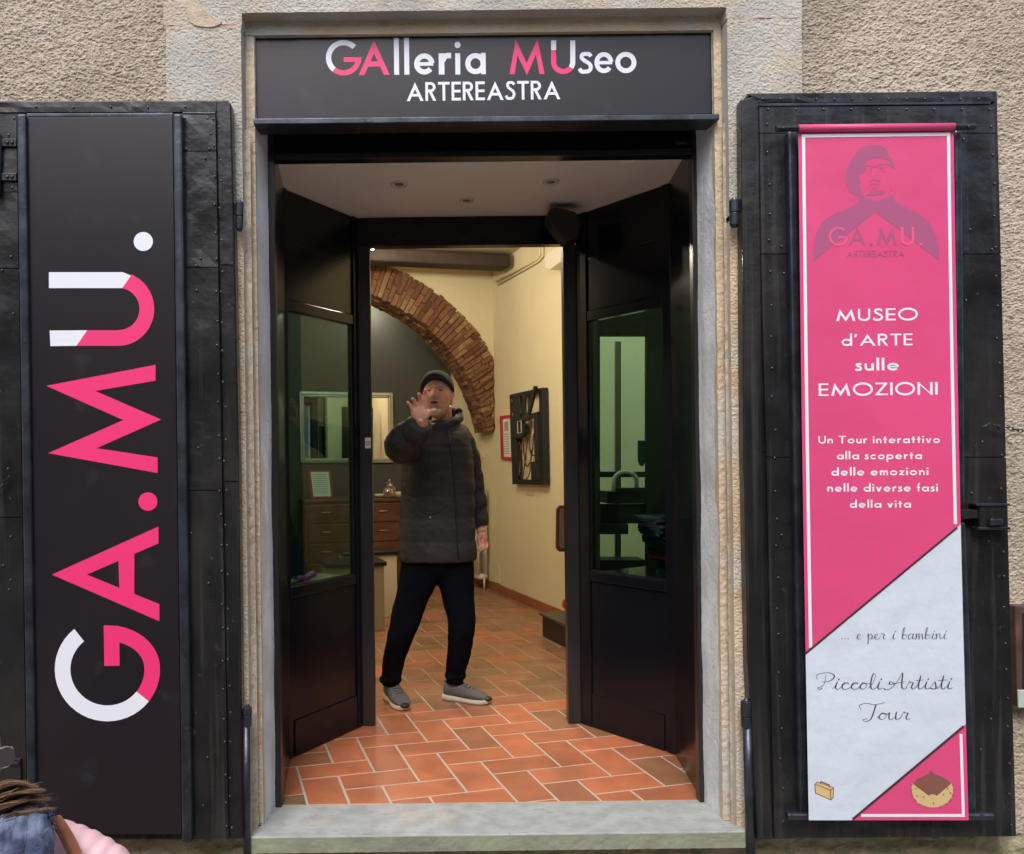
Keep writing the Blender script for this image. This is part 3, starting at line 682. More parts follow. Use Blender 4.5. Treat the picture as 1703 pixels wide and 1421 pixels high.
def text(ink, s, p0, p1, cap, w=.15, sp=.11, m=0, xh=.61, space=.38, lean=0.012):
    adv = 0; items = []
    for c in s:
        if c == ' ': adv += space; continue
        P, S, wd = glyph(c, w, xh); items.append((adv, P, S)); adv += wd + sp
    adv -= sp; kx = math.hypot(p1[0] - p0[0], p1[1] - p0[1]) / adv; ux = ((p1[0] - p0[0]), (p1[1] - p0[1])); l = math.hypot(*ux); ux = (ux[0] / l, ux[1] / l)
    f = lambda a, x, y: (p0[0] + ux[0] * (a + x) * kx - lean * y * cap, p0[1] + ux[1] * (a + x) * kx - y * cap)
    for a, P, S in items:
        for p in P: ink.poly([f(a, x, y) for x, y in p], m)
        for st in S:
            # stroke outline built in glyph space so that widened letters keep their proportions
            pts = st[0]; cl = len(st) > 2
            q = [f(a, x, y) for x, y in pts]
            ink.strip(q, st[1] * (cap * .5 + kx * .5), m, cl)
def chain(pts, name, m, parent, r=.0055, wire=.0018):
    q = MB(); P = [Vector(p) for p in pts]
    for i in range(len(P) - 1):
        c = (P[i] + P[i + 1]) / 2; d = (P[i + 1] - P[i]); L = d.length * .68; d.normalize()
        s = d.cross(Vector((0, 1, 0))).normalized() if i % 2 else Vector((0, 1, 0))
        q.tube([c + d * math.cos(t) * L + s * math.sin(t) * r for t in [k * math.pi / 5 for k in range(10)]], wire, 5, closed=True)
    return q.build(name, m, parent, smooth=True)

# ---------------------------------------------------------------- header sign
hs = thing('header_sign', W(810, 195, 3.08), 'dark grey sign board reading GAlleria MUseo above the open door', 'sign')
slab('panel', [(424, 56.5), (1182, 52), (1186, 190), (427, 199)], 3.08, .06, signm, hs, bevel=.002)
slab('backing_edge', [(421, 54.5), (1184, 50), (1188, 191), (424, 201)], 3.088, .05, blk, hs)
slab('drip_ledge', [(421, 197.5), (1196, 189.5), (1197, 199), (421.5, 207)], 3.03, .10, ironb, hs, bevel=.003)
slab('lower_rail', [(446, 206), (1150, 201), (1150, 210), (446, 214)], 3.10, .05, doorb, hs)
ik = Ink(FP(3.08), .0006); wt = .152
k = 58.
def at(c, x0, x1, yb, m, cap=k, w=wt): text(ik, c, (x0, yb), (x1, yb - .008 * (x1 - x0)), cap, w, m=m)
# G of GAlleria: ring then bar, white over pink
cx, cy, r = 571.5, 96.5, 29.5 - 4.4
ik.strip([(cx + r * math.cos(R(a)), cy - r * math.sin(R(a))) for a in range(45, 232, 6)], 8.8, 0)
ik.strip([(cx + r * math.cos(R(a)), cy - r * math.sin(R(a))) for a in range(231, 352, 6)] + [(cx + r - .2, cy + 3.5)], 8.8, 1)
ik.poly([(cx, cy - 1), (cx + 24, cy - 1), (cx + 24, cy + 7), (cx, cy + 7)][::-1], 1)
ik.poly([(cx + 20.6, cy - 1), (cx + 29.4, cy - 1), (cx + 29.3, cy + 6), (cx + 20.6, cy + 6)], 1)
at('A', 596.6, 648.3, 125.3, 1); at('l', 655.6, 663.8, 124.8, 0); at('l', 672.6, 680.8, 124.6, 0)
at('e', 689, 722.8, 124.6, 0); at('r', 729.8, 752, 124.4, 0); at('i', 757.4, 765.6, 124.4, 0); at('a', 774, 808, 124, 0)
at('M', 847.5, 905.8, 123.8, 1)
# U : white legs, pink bowl
ux0, ux1, ut, ub = 916.5, 956.7, 67.5, 123.5; hw = 4.2
ik.strip([(ux0 + hw, ut), (ux0 + hw, 84)], 8.4, 0)
ik.poly([(ux0, 83), (ux0 + 8.4, 87), (ux0 + 8.4, 104), (ux0, 104)], 1)
rr = (ux1 - ux0) / 2 - hw; uc = (ux0 + ux1) / 2
ik.strip([(uc - rr, 103)] + [(uc + rr * math.cos(R(a)), ub - 20.1 + rr * math.sin(R(a))) for a in range(180, 34, -6)], 8.4, 1)
ik.strip([(uc + rr * math.cos(R(a)), ub - 20.1 + rr * math.sin(R(a))) for a in range(36, -1, -6)] + [(ux1 - hw, ut)], 8.4, 0)
at('s', 962.5, 985.8, 122.6, 0, w=.105); at('e', 989, 1020, 122.4, 0, w=.138); at('o', 1023.5, 1058.5, 122.2, 0, w=.138)
text(ik, 'ARTEREASTRA', (676.4, 168.6), (932, 165.4), 31.2, .145, m=0, sp=.10)
ik.done('lettering', [white, pinkl], hs)

# ---------------------------------------------------------------- shutters
def rivets(pts, Y, parent, r=.0042):
    q = MB()
    for x, y in pts:
        c = FP(Y).at(x, y); q.ball(c, (r, r * .7, r), 8, 6)
    return tag(q.build('rivets', rivm, parent, smooth=True), kind='stuff')
def wavy(name, pts, Y, th, parent, m=iron, seed=0, amp=.0025, off=0):
    """thin sheet-metal plate with slightly buckled face: quad of four corners TL,TR,BR,BL"""
    pl = FP(Y); TL, TR, BR_, BL_ = pts; nx, ny = max(2, int(abs(TR[0] - TL[0]) / 12)), max(2, int(abs(BL_[1] - TL[1]) / 14))
    V = []; Fc = []
    for j in range(ny + 1):
        for i in range(nx + 1):
            u, v = i / nx, j / ny
            x = lerp(lerp(TL[0], TR[0], u), lerp(BL_[0], BR_[0], u), v); y = lerp(lerp(TL[1], TR[1], u), lerp(BL_[1], BR_[1], u), v)
            e = min(1, min(u, 1 - u) * nx / 1.5, min(v, 1 - v) * ny / 1.5)
            d = 1.7 * amp * float(fbm(np.array([x / 45. + seed]), np.array([y / 70. + seed]), seed, 2)[0]) * e
            V.append(pl.at(x, y, d))
    w = nx + 1
    for j in range(ny):
        for i in range(nx): a = j * w + i; Fc.append((a, a + w, a + w + 1, a + 1))
    b = len(V); ring = [i for i in range(nx + 1)] + [j * w + nx for j in range(1, ny + 1)] + [ny * w + i for i in range(nx - 1, -1, -1)] + [j * w for j in range(ny - 1, 0, -1)]
    for i in ring: V.append(Vector(V[i]) + Vector((0, th, 0)))
    n = len(ring)
    for i in range(n): Fc.append((ring[i], ring[(i + 1) % n], b + (i + 1) % n, b + i))
    return mesh(name, V, Fc, m, parent, smooth=False)
def shade(o, ang=30):
    o.data.polygons.foreach_set('use_smooth', [True] * len(o.data.polygons))
    md = o.modifiers.new('es', 'EDGE_SPLIT'); md.split_angle = R(ang); return o
def tbar(x0, x1, y0, x2, x3, y1, Y, parent):
    q = MB(); pl = FP(Y); mid0, mid1 = (x0 + x1) / 2, (x2 + x3) / 2; w0, w1 = (x1 - x0), (x3 - x2)
    q.slab([(x0, y0), (x1, y0), (x3, y1), (x2, y1)], pl, 0, .034)
    return q.build('steel_bar', ironb, parent, bevel=.0075)
def hinge_upper(x0, x1, y0, ys, y1, Y, parent, strap):
    q = MB(); xc = (x0 + x1) / 2; r = (x1 - x0) / 2 * Y / F
    q.tube([W(xc, y0 - 5, Y), W(xc, y0, Y)], [r * .35, r * .6], 10); q.tube([W(xc, y0, Y), W(xc, ys - 1, Y)], r, 14); q.tube([W(xc, ys, Y), W(xc, y1 - 5, Y), W(xc, y1, Y)], [r * .95, r * .9, r * .5], 14)
    o = q.build('hinge', ironb, parent, bevel=.002); 
    q = MB(); q.slab(strap, FP(Y + .004), 0, .012); q.build('hinge_strap', iron, o, bevel=.002); return o

LS = thing('door_shutter', W(190, 1400, 2.95), 'tall black iron-clad shutter left of the door with the vertical GA.MU. sign', 'shutter')
slab('backing_leaf', [(-330, 169), (378, 166), (384, 172), (391, 450), (396, 700), (401, 1100), (405, 1396), (-330, 1404)], 2.945, .05, iron, LS, bevel=.006)
shade(wavy('edge_strip', [(361, 172), (382, 172), (388, 440), (367, 440)], 2.940, .006, LS, seed=3, amp=.006)); shade(wavy('edge_strip', [(367.5, 443), (388, 443), (396, 800), (373, 800)], 2.940, .006, LS, seed=4, amp=.007)); shade(wavy('edge_strip', [(373.5, 803), (396, 803), (402, 1390), (381, 1390)], 2.940, .006, LS, seed=5, amp=.005))
wavy('top_strip', [(-320, 172), (360, 169), (360, 186), (-320, 188)], 2.939, .006, LS, seed=7, amp=.004)
slab('moulding', [(44, 188.5), (288, 187.5), (288, 194), (44, 195)], 2.925, .02, ironb, LS, bevel=.003)
slab('moulding', [(303, 186.5), (358, 186.5), (358, 190), (303, 190)], 2.930, .012, ironb, LS, bevel=.002)
for i, (a, b, s) in enumerate([(191, 251, 1), (252.5, 444, 2), (445.5, 815, 3), (816.5, 1396, 4)]):
    f0 = (a - 190) / 1206; f1 = (b - 190) / 1206
    wavy('iron_sheet', [(302 + 16 * f0, a), (358 + 22 * f0, a), (358 + 22 * f1, b), (302 + 16 * f1, b)], 2.926 + .001 * (i % 2), .012, LS, seed=10 + s, amp=.005)
for i, (a, b) in enumerate([(193, 319), (320.5, 446), (447.5, 860), (861.5, 1396)]):
    f0 = (a - 190) / 1206; f1 = (b - 190) / 1206
    wavy('iron_sheet', [(-300, a), (27 + 18 * f0, a), (27 + 18 * f1, b), (-300, b)], 2.926 + .001 * (i % 2), .012, LS, seed=20 + i, amp=.004)
tbar(287, 302, 189, 302, 319, 1403, 2.897, LS); tbar(27, 42, 189, 45, 60, 1396, 2.897, LS)
rv = []
for i in range(26):
    t = i / 25; rv.append((355 + 21 * t + random.uniform(-1, 1), 200 + 1180 * t + random.uniform(-6, 6)))
    rv.append((364 + 21 * t + random.uniform(-2, 3), 215 + 1165 * t + random.uniform(-9, 9)))
rv += [(308, 197), (345, 197), (350, 223), (310, 248), (348, 248), (341, 263), (306, 279), (333, 430), (326, 442), (327, 483), (318, 887), (347, 970), (316, 1002), (330, 745), (345, 1260), (338, 1340),
       (14, 225), (23, 197), (20, 312), (18, 427), (3, 450), (33, 451), (22, 522), (13, 780), (18, 893), (5, 941), (18, 965), (15, 981)]
rivets([p for p in rv], 2.924, LS)
rivets([(60 + 62 * i, 178 + (i % 2)) for i in range(5)], 2.937, LS, .0045)
sp = thing('vertical_sign', W(180, 1390, 2.914), 'tall dark grey sign with large GA.MU. letters running up the left shutter', 'sign')
slab('panel', [(43.5, 195.5), (287, 194), (302, 1388), (61, 1388)], 2.914, .012, signm, sp, bevel=.0015)
ik = Ink(FP(2.914), .0006)
def ring(cx, cy, rx0, ry0, rx1, ry1, a, b, m):
    A = [R(a + (b - a) * i / 26) for i in range(27)]
    ik.poly([(cx + rx1 * math.cos(t), cy + ry1 * math.sin(t)) for t in A] + [(cx + rx0 * math.cos(t), cy + ry0 * math.sin(t)) for t in reversed(A)], m)
gx, gy = 178.6, 1113.5
ring(gx, gy, 61.5, 60, 87.5, 86.5, 37.5, 231, 0)     # white: from lower right round to upper left (image angles)
ring(gx, gy, 61.5, 60, 87.5, 86.5, -2, 38, 1)
ring(gx + 0, gy - 2, 61.5, 45, 87.5, 71.5, -78, 0, 1)
ik.poly([(172.5, 1040.2), (197, 1041.2), (196, 1067), (198.5, 1068), (199, 1107.5), (173.5, 1108)], 1)
ik.poly([(86.3, 956), (263.5, 876), (263.5, 904), (144.7, 956)], 1); ik.poly([(86.3, 956), (144.7, 956), (265, 1005), (265, 1033.5)], 1)
ik.poly([(197, 932.5), (223.4, 920.5), (223.4, 991), (198.5, 979)], 1)
ik.poly(arc(246, 834.5, 15.8, 15.4, 0, 360, 30)[:-1], 1)
ik.poly([(258.7, 607), (77, 642), (205, 699), (80, 754), (262, 787), (262, 761), (161, 745.7), (268, 698), (158.5, 650.5), (258.7, 633.5)], 1)
ik.poly([(81.4, 453), (204, 453), (219, 459), (203.4, 479.5), (81.4, 479.5)], 0)
ik.poly([(82.5, 550), (146, 549.6), (127, 575.5), (84, 576)], 0)
ik.poly([(145, 549.6), (198, 549.6), (198, 575.5), (127, 575.5)], 1)
ring(197, 514.2, 35, 35, 59.5, 61.3, -69, 90, 1)
ik.poly([(203.4, 479.5), (218.8, 457), (222, 458), (214, 483)], 1)
ik.poly(arc(238.3, 402, 16, 15.8, 0, 360, 30)[:-1], 0)
ik.done('lettering', [white, pinkl], sp)
hinge_upper(392, 405, 337, 361, 385, 2.955, LS, [(363, 334), (393, 337), (393, 357), (363, 358)])
hinge_upper(404, 419, 1176, 1190, 1212, 2.955, LS, [(378, 1178), (405, 1180), (405, 1198), (378, 1203)])
q = MB(); q.tube([W(410, 1205, 2.957), W(411, 1440, 2.957)], .0135, 12); q.build('hinge_post', ironb, LS, smooth=True)
for y in (231, 288):
    o = slab('hinge_strap', [(-30, y - 1), (27, y), (27, y + 13), (-30, y + 12)], 2.915, .012, iron, LS, bevel=.002)
    q = MB(); [q.ball(FP(2.914).at(x, y + 6.5), (.006, .005, .006), 8, 6) for x in (12, 20)]; q.build('bolt', ironb, o, smooth=True)
q = MB(); q.tube([W(-4, 225, 2.915), W(-4, 325, 2.915)], .014, 12); q.build('hinge_pin', ironb, LS, smooth=True)
slab('latch_plate', [(8, 1263), (34, 1262), (35, 1300), (9, 1300)], 2.914, .012, iron, LS, bevel=.003)
slab('latch_bolt', [(14, 1268), (31, 1268), (31, 1273), (14, 1273)], 2.905, .009, ironb, LS, bevel=.002)
chain([FP(2.905).at(*p) for p in [(16, 792), (10, 799), (5, 806), (-1, 811), (-8, 814), (-16, 815)]], 'chain', ironb, LS)

RS = thing('door_shutter', W(1470, 1395, 2.95), 'tall black iron-clad shutter right of the door behind the pink banner', 'shutter')
slab('backing_leaf', [(1233, 166), (1241, 155), (1659, 151), (1664, 420), (1669, 700), (1676, 860), (1691, 1390), (1258, 1397), (1244, 1100), (1237, 750)], 2.945, .05, iron, RS, bevel=.005)
slab('bevel_edge', [(1233, 167), (1262, 158), (1268, 750), (1276, 1150), (1286, 1395), (1260, 1395), (1246, 1100), (1238, 750)], 2.936, .008, iron, RS, bevel=.003)
wavy('top_strip', [(1246, 158), (1655, 154), (1655, 170), (1264, 171)], 2.936, .01, RS, seed=9, amp=.004)
slab('moulding', [(1263, 172), (1648, 169.5), (1648, 173.5), (1263, 177)], 2.922, .012, ironb, RS, bevel=.002)
def rx0(y): return lerp(1263, 1288, (y - 175) / 1220) if y > 700 else lerp(1263, 1270, (y - 175) / 525)
def rx1(y): return lerp(1658, 1689, (y - 175) / 1215)
for i, (a, b) in enumerate([(177.5, 221), (222.5, 422), (423.5, 760), (761.5, 1394)]):
    wavy('iron_sheet', [(rx0(a), a), (rx1(a), a), (rx1(b), b - (3 if i == 3 else 0)), (rx0(b), b)], 2.926 + .001 * (i % 2), .012, RS, seed=30 + i, amp=.004)
tbar(1311, 1327, 217, 1330, 1346, 1352, 2.897, RS)
tbar(1588, 1601, 216, 1593, 1606, 843, 2.897, RS); tbar(1593, 1607, 869, 1611, 1625, 1356, 2.897, RS)
rv = []
for i in range(24):
    t = i / 23; y = 205 + 1160 * t
    rv.append((rx0(y) + 14 + random.uniform(-2, 2), y + random.uniform(-8, 8))); rv.append((rx1(y) - 8 + random.uniform(-2, 2), y + random.uniform(-8, 8)))
rv += [(1300, 410), (1304, 455), (1300, 890), (1650, 415), (1603, 232), (1614, 382), (1648, 1196), (1607, 500), (1631, 1247), (1600, 705), (1634, 735), (1616, 820), (1644, 900)]
rv += [(1278 + 46 * i, 182) for i in range(9)]
rivets(rv, 2.924, RS); rivets([(1268 + 30 * i, 165) for i in range(13)], 2.934, RS, .004)
hinge_upper(1213, 1229, 333, 355, 379, 2.955, RS, [(1226, 331), (1262, 331), (1262, 352), (1226, 354)])
hinge_upper(1232, 1250, 1166, 1192, 1214, 2.955, RS, [(1248, 1168), (1278, 1172), (1278, 1188), (1248, 1190)])
q = MB(); q.tube([W(1243, 1195, 2.957), W(1249, 1440, 2.957)], .0165, 12); q.build('hinge_post', ironb, RS, smooth=True)
lk = slab('lock_case', [(1629, 839), (1677, 839), (1678, 879), (1630, 879)], 2.885, .05, iron, RS, bevel=.006)
slab('top_flange', [(1624, 838), (1680, 838), (1680, 842), (1624, 842)], 2.880, .045, ironb, lk, bevel=.002); slab('bottom_flange', [(1627, 877), (1681, 877), (1681, 881.5), (1627, 881.5)], 2.880, .045, ironb, lk, bevel=.002)
slab('knob', [(1648, 863), (1669, 863), (1669, 873), (1648, 875)], 2.868, .018, ironb, lk, bevel=.004)
slab('lock_bolt', [(1596, 848), (1631, 848), (1631, 862), (1600, 864)], 2.893, .02, iron, RS, bevel=.003)
chain([FP(2.90).at(*p) for p in [(1635, 710), (1644, 706), (1652, 707), (1661, 709), (1669, 711), (1677, 712), (1685, 714), (1693, 716), (1701, 717), (1709, 718), (1717, 719)]], 'chain', ironb, RS)

# ---------------------------------------------------------------- banner
bn = thing('hanging_banner', W(1465, 1360, 2.868), 'pink and white vertical banner for MUSEO d\'ARTE hung on two rods over the right shutter', 'banner')
YB = 2.868
def blx(y): return 1327.5 + (1345 - 1327.5) * max(0, (y - 212)) / 1150 - 5 * math.sin(math.pi * min(1, max(0, (y - 212) / 1150))) * .3
def brx(y): return 1586 + (y - 212) * .0125 + 10.5 * (max(0, y - 212) / 1150) ** 2
q = MB(); q.tube([W(1290, 214.5, 2.862), W(1621, 211, 2.862)], .0105, 14); q.build('hanging_rod', iron, bn, smooth=False)
q = MB(); q.tube([W(1308, 1357, 2.887), W(1650, 1357.5, 2.887)], .0125, 14); q.build('hanging_rod', ironb, bn, smooth=False)
for x, y in ((1303, 214), (1611, 211), (1318, 1356), (1633, 1356)):
    q = MB(); q.ball(W(x, y, 2.850), .005, 8, 6); q.build('rod_screw', ironb, bn, smooth=True)
q = MB(); q.tube([W(1327.5, 213.8, 2.862), W(1586, 211.2, 2.862)], .0125, 18); q.build('rod_sleeve', bpink, bn, smooth=True)
# cloth with slow ripples, split in printed fields
cl = {}
def zr(x, y):
    k = min(1, max(.06, (y - 440) / 420)); return YB + k * (.0022 * math.sin(y / 63. + x / 140.) + .0009 * math.sin(x / 41. + y / 190.) + .0006 * math.sin(y / 31 - x / 50))
def CP(x, y, off=0): p = FP(zr(x, y) - off).at(x, y); return p
def d1(x): return 1088 + (x - 1338.7) * (877.7 - 1088) / (1591.8 - 1338.7)
def d2(x): return 1365 + (x - 1416.4) * (1207.6 - 1365) / (1602.5 - 1416.4)
# fields are columns: for every x column the y limits of each colour
def columns(name, top, bot, m, off=0, n=30, x0=0., x1=1.):
    V = []; Fc = []; ny = None
    rows = []
    for i in range(n + 1):
        s = lerp(x0, x1, i / n)
        def px(y): return lerp(blx(y), brx(y), s)
        ya, yb = top, bot
        # iterate since x depends on y
        a = b = 700.
        for _ in range(6): a = top(px(a)); b = bot(px(b))
        rows.append((s, a, max(a, b)))
    ny = 60
    for s, a, b in rows:
        for j in range(ny + 1):
            y = lerp(a, b, j / ny); x = lerp(blx(y), brx(y), s); V.append(CP(x, y, off))
    w = ny + 1
    for i in range(n):
        for j in range(ny):
            k_ = i * w + j; Fc.append((k_, k_ + 1, k_ + w + 1, k_ + w))
    return mesh(name, V, Fc, m, bn, smooth=True)
columns('pink_field', lambda x: 213, lambda x: d1(x), bpink)
columns('white_field', lambda x: min(d1(x), 1364.5), lambda x: min(d2(x), 1364.5), bwhite)
columns('pink_corner', lambda x: min(d2(x), 1364.5), lambda x: 1364.5, bpink)
class CInk(Ink):
    def poly(s, pts, m=0):
        s.k += 1; o = s.off + s.st * s.k; P = [CP(x, y, o) for x, y in pts]; s.mb.add(P, [tuple(range(len(P)))], m); return s
    def strip(s, pts, w, m=0, closed=False):
        base = s.pl.at; 
        class _P:  # same plane interface, following the ripples
            at = staticmethod(lambda x, y, o=0: CP(x, y, o))
        s.pl = _P; Ink.strip(s, pts, w, m, closed); return s
def ls(p, q_, n=20): return [(lerp(p[0], q_[0], i / n), lerp(p[1], q_[1], i / n)) for i in range(n + 1)]
ik = CInk(FP(YB), .0012)
ik.strip([(blx(y) + 8.5, y) for y in range(226, 1079, 12)], 5.5); ik.strip([(brx(y) - 8.8, y) for y in range(224, 879, 12)], 5.5)
ik.strip(ls((blx(226) + 5.8, 226.5), (brx(224) - 6, 223.5)), 5.5)
ik.strip([(brx(y) - 8.6, y) for y in [1221, 1240, 1260, 1280, 1300, 1320, 1340, 1358.8]], 5); ik.strip(ls((1432, 1356.5), (brx(1356) - 6.2, 1356.5)), 5)
ik.done('border_lines', white, bn)
ik = CInk(FP(YB), .0014)
ik.strip(ls((1339, 1087.8), (1592, 877.7)), 3.6); ik.strip(ls((1418, 1363), (1603, 1208)), 4.2); ik.done('diagonal_lines', bline, bn)
# beret portrait emblem
ik = CInk(FP(YB), .0004); E = lambda p: [(1330 + x / 5.467, 200 + y / 5.467) for x, y in p]
hat = [(500, 690), (455, 655), (430, 600), (417, 520), (425, 450), (470, 360), (515, 290), (560, 250), (640, 228), (720, 226), (780, 255), (815, 325), (858, 400), (862, 452), (838, 425), (800, 365), (720, 343), (640, 355), (580, 395), (600, 430), (590, 480), (535, 492), (552, 560), (548, 600), (562, 650), (560, 690)]
body = [(540, 695), (540, 740), (510, 765), (430, 810), (310, 850), (210, 920), (160, 1010), (130, 1110), (118, 1290), (690, 835), (1268, 1280), (1265, 1130), (1240, 1050), (1180, 930), (1080, 850), (950, 785), (870, 745), (840, 670), (790, 705), (700, 735), (610, 715), (565, 675)]
ik.poly(E(hat)); ik.poly(E(body))
for p, w in [([(575, 412), (690, 426), (742, 403), (800, 404), (860, 440)], 2.2), ([(598, 446), (570, 470)], 2), ([(655, 430), (645, 480)], 2.2), ([(735, 415), (725, 440), (765, 436)], 2), ([(750, 468), (778, 468)], 1.2),
             ([(638, 553), (690, 545), (735, 560)], 1.8), ([(638, 580), (722, 580)], 2.2), ([(660, 625), (705, 610)], 1.8), ([(832, 610), (832, 650)], 1.2)]: ik.strip(E(p), w)
ik.poly(E([(595, 690), (650, 650), (672, 632), (700, 640), (765, 642), (772, 665), (720, 682), (640, 686)])); ik.poly(E(arc(655, 512, 9, 9, 0, 360, 10))); ik.poly(E(arc(698, 510, 8, 8, 0, 360, 10)))
text(ik, 'A', E([(445, 1140)])[0], E([(603, 1139)])[0], 30.5, .12); text(ik, '.', E([(635, 1142)])[0], E([(665, 1142)])[0], 30, .12); text(ik, 'M', E([(703, 1140)])[0], E([(882, 1138)])[0], 30.5, .12)
text(ik, 'ARTEREASTRA', E([(428, 1247)])[0], E([(950, 1243)])[0], 10.4, .11)
ik.done('portrait_emblem', bpinkd, bn)
ik = CInk(FP(YB), .0009)
text(ik, 'G', E([(268, 1143)])[0], E([(436, 1142)])[0], 31, .13); text(ik, 'U', E([(920, 1140)])[0], E([(1043, 1140)])[0], 31, .13); text(ik, '.', E([(1085, 1140)])[0], E([(1117, 1140)])[0], 30, .12)
ik.done('emblem_letters', bpinkl, bn)
for s, p0, p1, cap, w in [('MUSEO', (1390.6, 534.6), (1526.6, 532.6), 20, .13), ("d'ARTE", (1399.4, 575.8), (1517.7, 574.6), 19.5, .13), ('sulle', (1422.5, 616.8), (1495.6, 616.2), 20, .135), ('EMOZIONI', (1361.5, 659), (1559.5, 656.6), 21, .13),
                          ('Un Tour interattivo', (1361, 738), (1563.4, 737), 12.6, .145), ('alla scoperta', (1391.5, 764.3), (1533.5, 763.8), 12.8, .145), ('delle emozioni', (1382.5, 791.4), (1544, 790.4), 13.2, .145),
                          ('nelle diverse fasi', (1376, 818), (1559.7, 817.6), 13.2, .145), ('della vita', (1413, 844.8), (1515, 844.4), 12.8, .145)]:
    ik = CInk(FP(YB), .0006); text(ik, s, p0, p1, cap, w, xh=.60, sp=.13 if len(s) > 8 else .12, space=.34)
    ik.done('text_line', white, bn)
# cursive
def script(ik, glyphs, p0, p1, cap, w0, w1):
    xs = [x for g_ in glyphs for x, y in g_]; x0, x1 = min(xs), max(xs); kx = (p1[0] - p0[0]) / (x1 - x0)
    for g_ in glyphs:
        P = cr(g_, 5) if len(g_) > 2 else g_
        Q = [(p0[0] + (x - x0) * kx, lerp(p0[1], p1[1], (x - x0) / (x1 - x0)) - y * cap) for x, y in P]
        Wd = []
        for i in range(len(Q)):
            a, b = Q[max(i - 1, 0)], Q[min(i + 1, len(Q) - 1)]; d = math.hypot(b[0] - a[0], b[1] - a[1]) or 1
            Wd.append(lerp(w0, w1, max(0, (b[1] - a[1]) / d) ** 1.5))
        ik.strip(Q, Wd)
SG = {  # cursive strokes, x-height .42, slanted by construction
 'i': ([[(0, .02), (.10, .2), (.17, .42), (.12, .12), (.18, 0), (.28, .08)], [(.25, .66), (.225, .57)]], .26),
 'c': ([[(0, .05), (.10, .22), (.26, .40), (.32, .34), (.22, .42), (.10, .26), (.12, .04), (.24, 0), (.38, .1)]], .34),
 'o': ([[(.0, .1), (.16, .40), (.06, .16), (.14, 0), (.28, .14), (.28, .36), (.16, .40), (.26, .34), (.40, .36)]], .34),
 'l': ([[(0, .05), (.16, .34), (.28, .84), (.20, .96), (.13, .66), (.10, .2), (.16, 0), (.28, .08)]], .24),
 'r': ([[(0, .02), (.08, .22), (.14, .46), (.20, .40), (.28, .38), (.22, .12), (.28, 0), (.36, .08)]], .33),
 't': ([[(0, .02), (.12, .3), (.22, .78), (.14, .2), (.18, 0), (.28, .08)], [(.04, .52), (.34, .56)]], .26),
 's': ([[(0, .02), (.14, .28), (.20, .44), (.24, .26), (.24, .06), (.12, 0), (.05, .06), (.18, .0), (.34, .1)]], .30),
 'e': ([[(0, .08), (.14, .18), (.24, .34), (.18, .42), (.08, .28), (.10, .04), (.20, 0), (.32, .1)]], .30),
 'n': ([[(0, .3), (.08, .42), (.06, .0), (.14, .32), (.24, .42), (.26, .2), (.28, 0), (.38, .1)]], .36),
 'm': ([[(0, .3), (.08, .42), (.06, .0), (.14, .32), (.22, .42), (.22, .0), (.30, .32), (.38, .42), (.40, .2), (.42, 0), (.52, .1)]], .5),
 'a': ([[(.30, .36), (.18, .42), (.06, .22), (.10, .0), (.24, .14), (.32, .42), (.28, .12), (.32, 0), (.42, .1)]], .40),
 'u': ([[(0, .3), (.06, .42), (.04, .12), (.10, 0), (.24, .16), (.28, .42), (.26, .12), (.30, 0), (.40, .1)]], .38),
 'b': ([[(0, .1), (.12, .4), (.20, .9), (.12, .8), (.06, .2), (.12, 0), (.26, .1), (.24, .34), (.12, .3), (.24, .32), (.36, .34)]], .32),
 'p': ([[(0, .2), (.08, .42), (.04, -.4)], [(.06, .2), (.18, .42), (.28, .24), (.20, .02), (.08, .06)], [(.2, .02), (.36, .1)]], .34),
 '.': ([[(.05, .09), (.03, -.0)]], .16), ' ': ([], .30),
 'P': ([[(.14, .1), (.04, .0), (-.02, .1), (.10, .16), (.22, .36), (.28, .9)], [(-.02, .62), (-.06, .86), (.14, 1.0), (.40, 1.02), (.58, .84), (.46, .56), (.22, .46), (.14, .52)]], .5),
 'A': ([[(-.24, .06), (-.14, -.04), (.06, .1), (.30, .6), (.44, 1.0), (.42, .5), (.42, .12), (.50, 0), (.6, .1)], [(.16, .36), (.0, .46), (-.02, .30), (.16, .34), (.50, .46)]], .54),
 'T': ([[(-.05, .62), (-.12, .86), (.10, 1.0), (.36, .92), (.62, 1.0), (.72, 1.06)], [(.42, .92), (.34, .4), (.24, .0), (.06, -.12), (.0, .0), (.14, .04)]], .46)}
def cursive(s):
    out = []; a = 0
    for c in s:
        st, adv = SG[c]
        for g_ in st: out.append([(x + a, y) for x, y in g_])
        a += adv
    return out
ik = CInk(FP(YB), .0007)
script(ik, cursive('... e per i bambini'), (1400, 1063.5), (1575, 1063), 21, .5, 1.5); ik.done('text_line', bink, bn); ik = CInk(FP(YB), .0007)
script(ik, cursive('Piccoli Artisti'), (1358, 1147), (1584, 1146), 27, .8, 2.3); ik.done('text_line', bink, bn); ik = CInk(FP(YB), .0007)
script(ik, cursive('Tour'), (1429, 1197), (1514, 1197), 27, .8, 2.3)
ik.done('text_line', bink, bn)
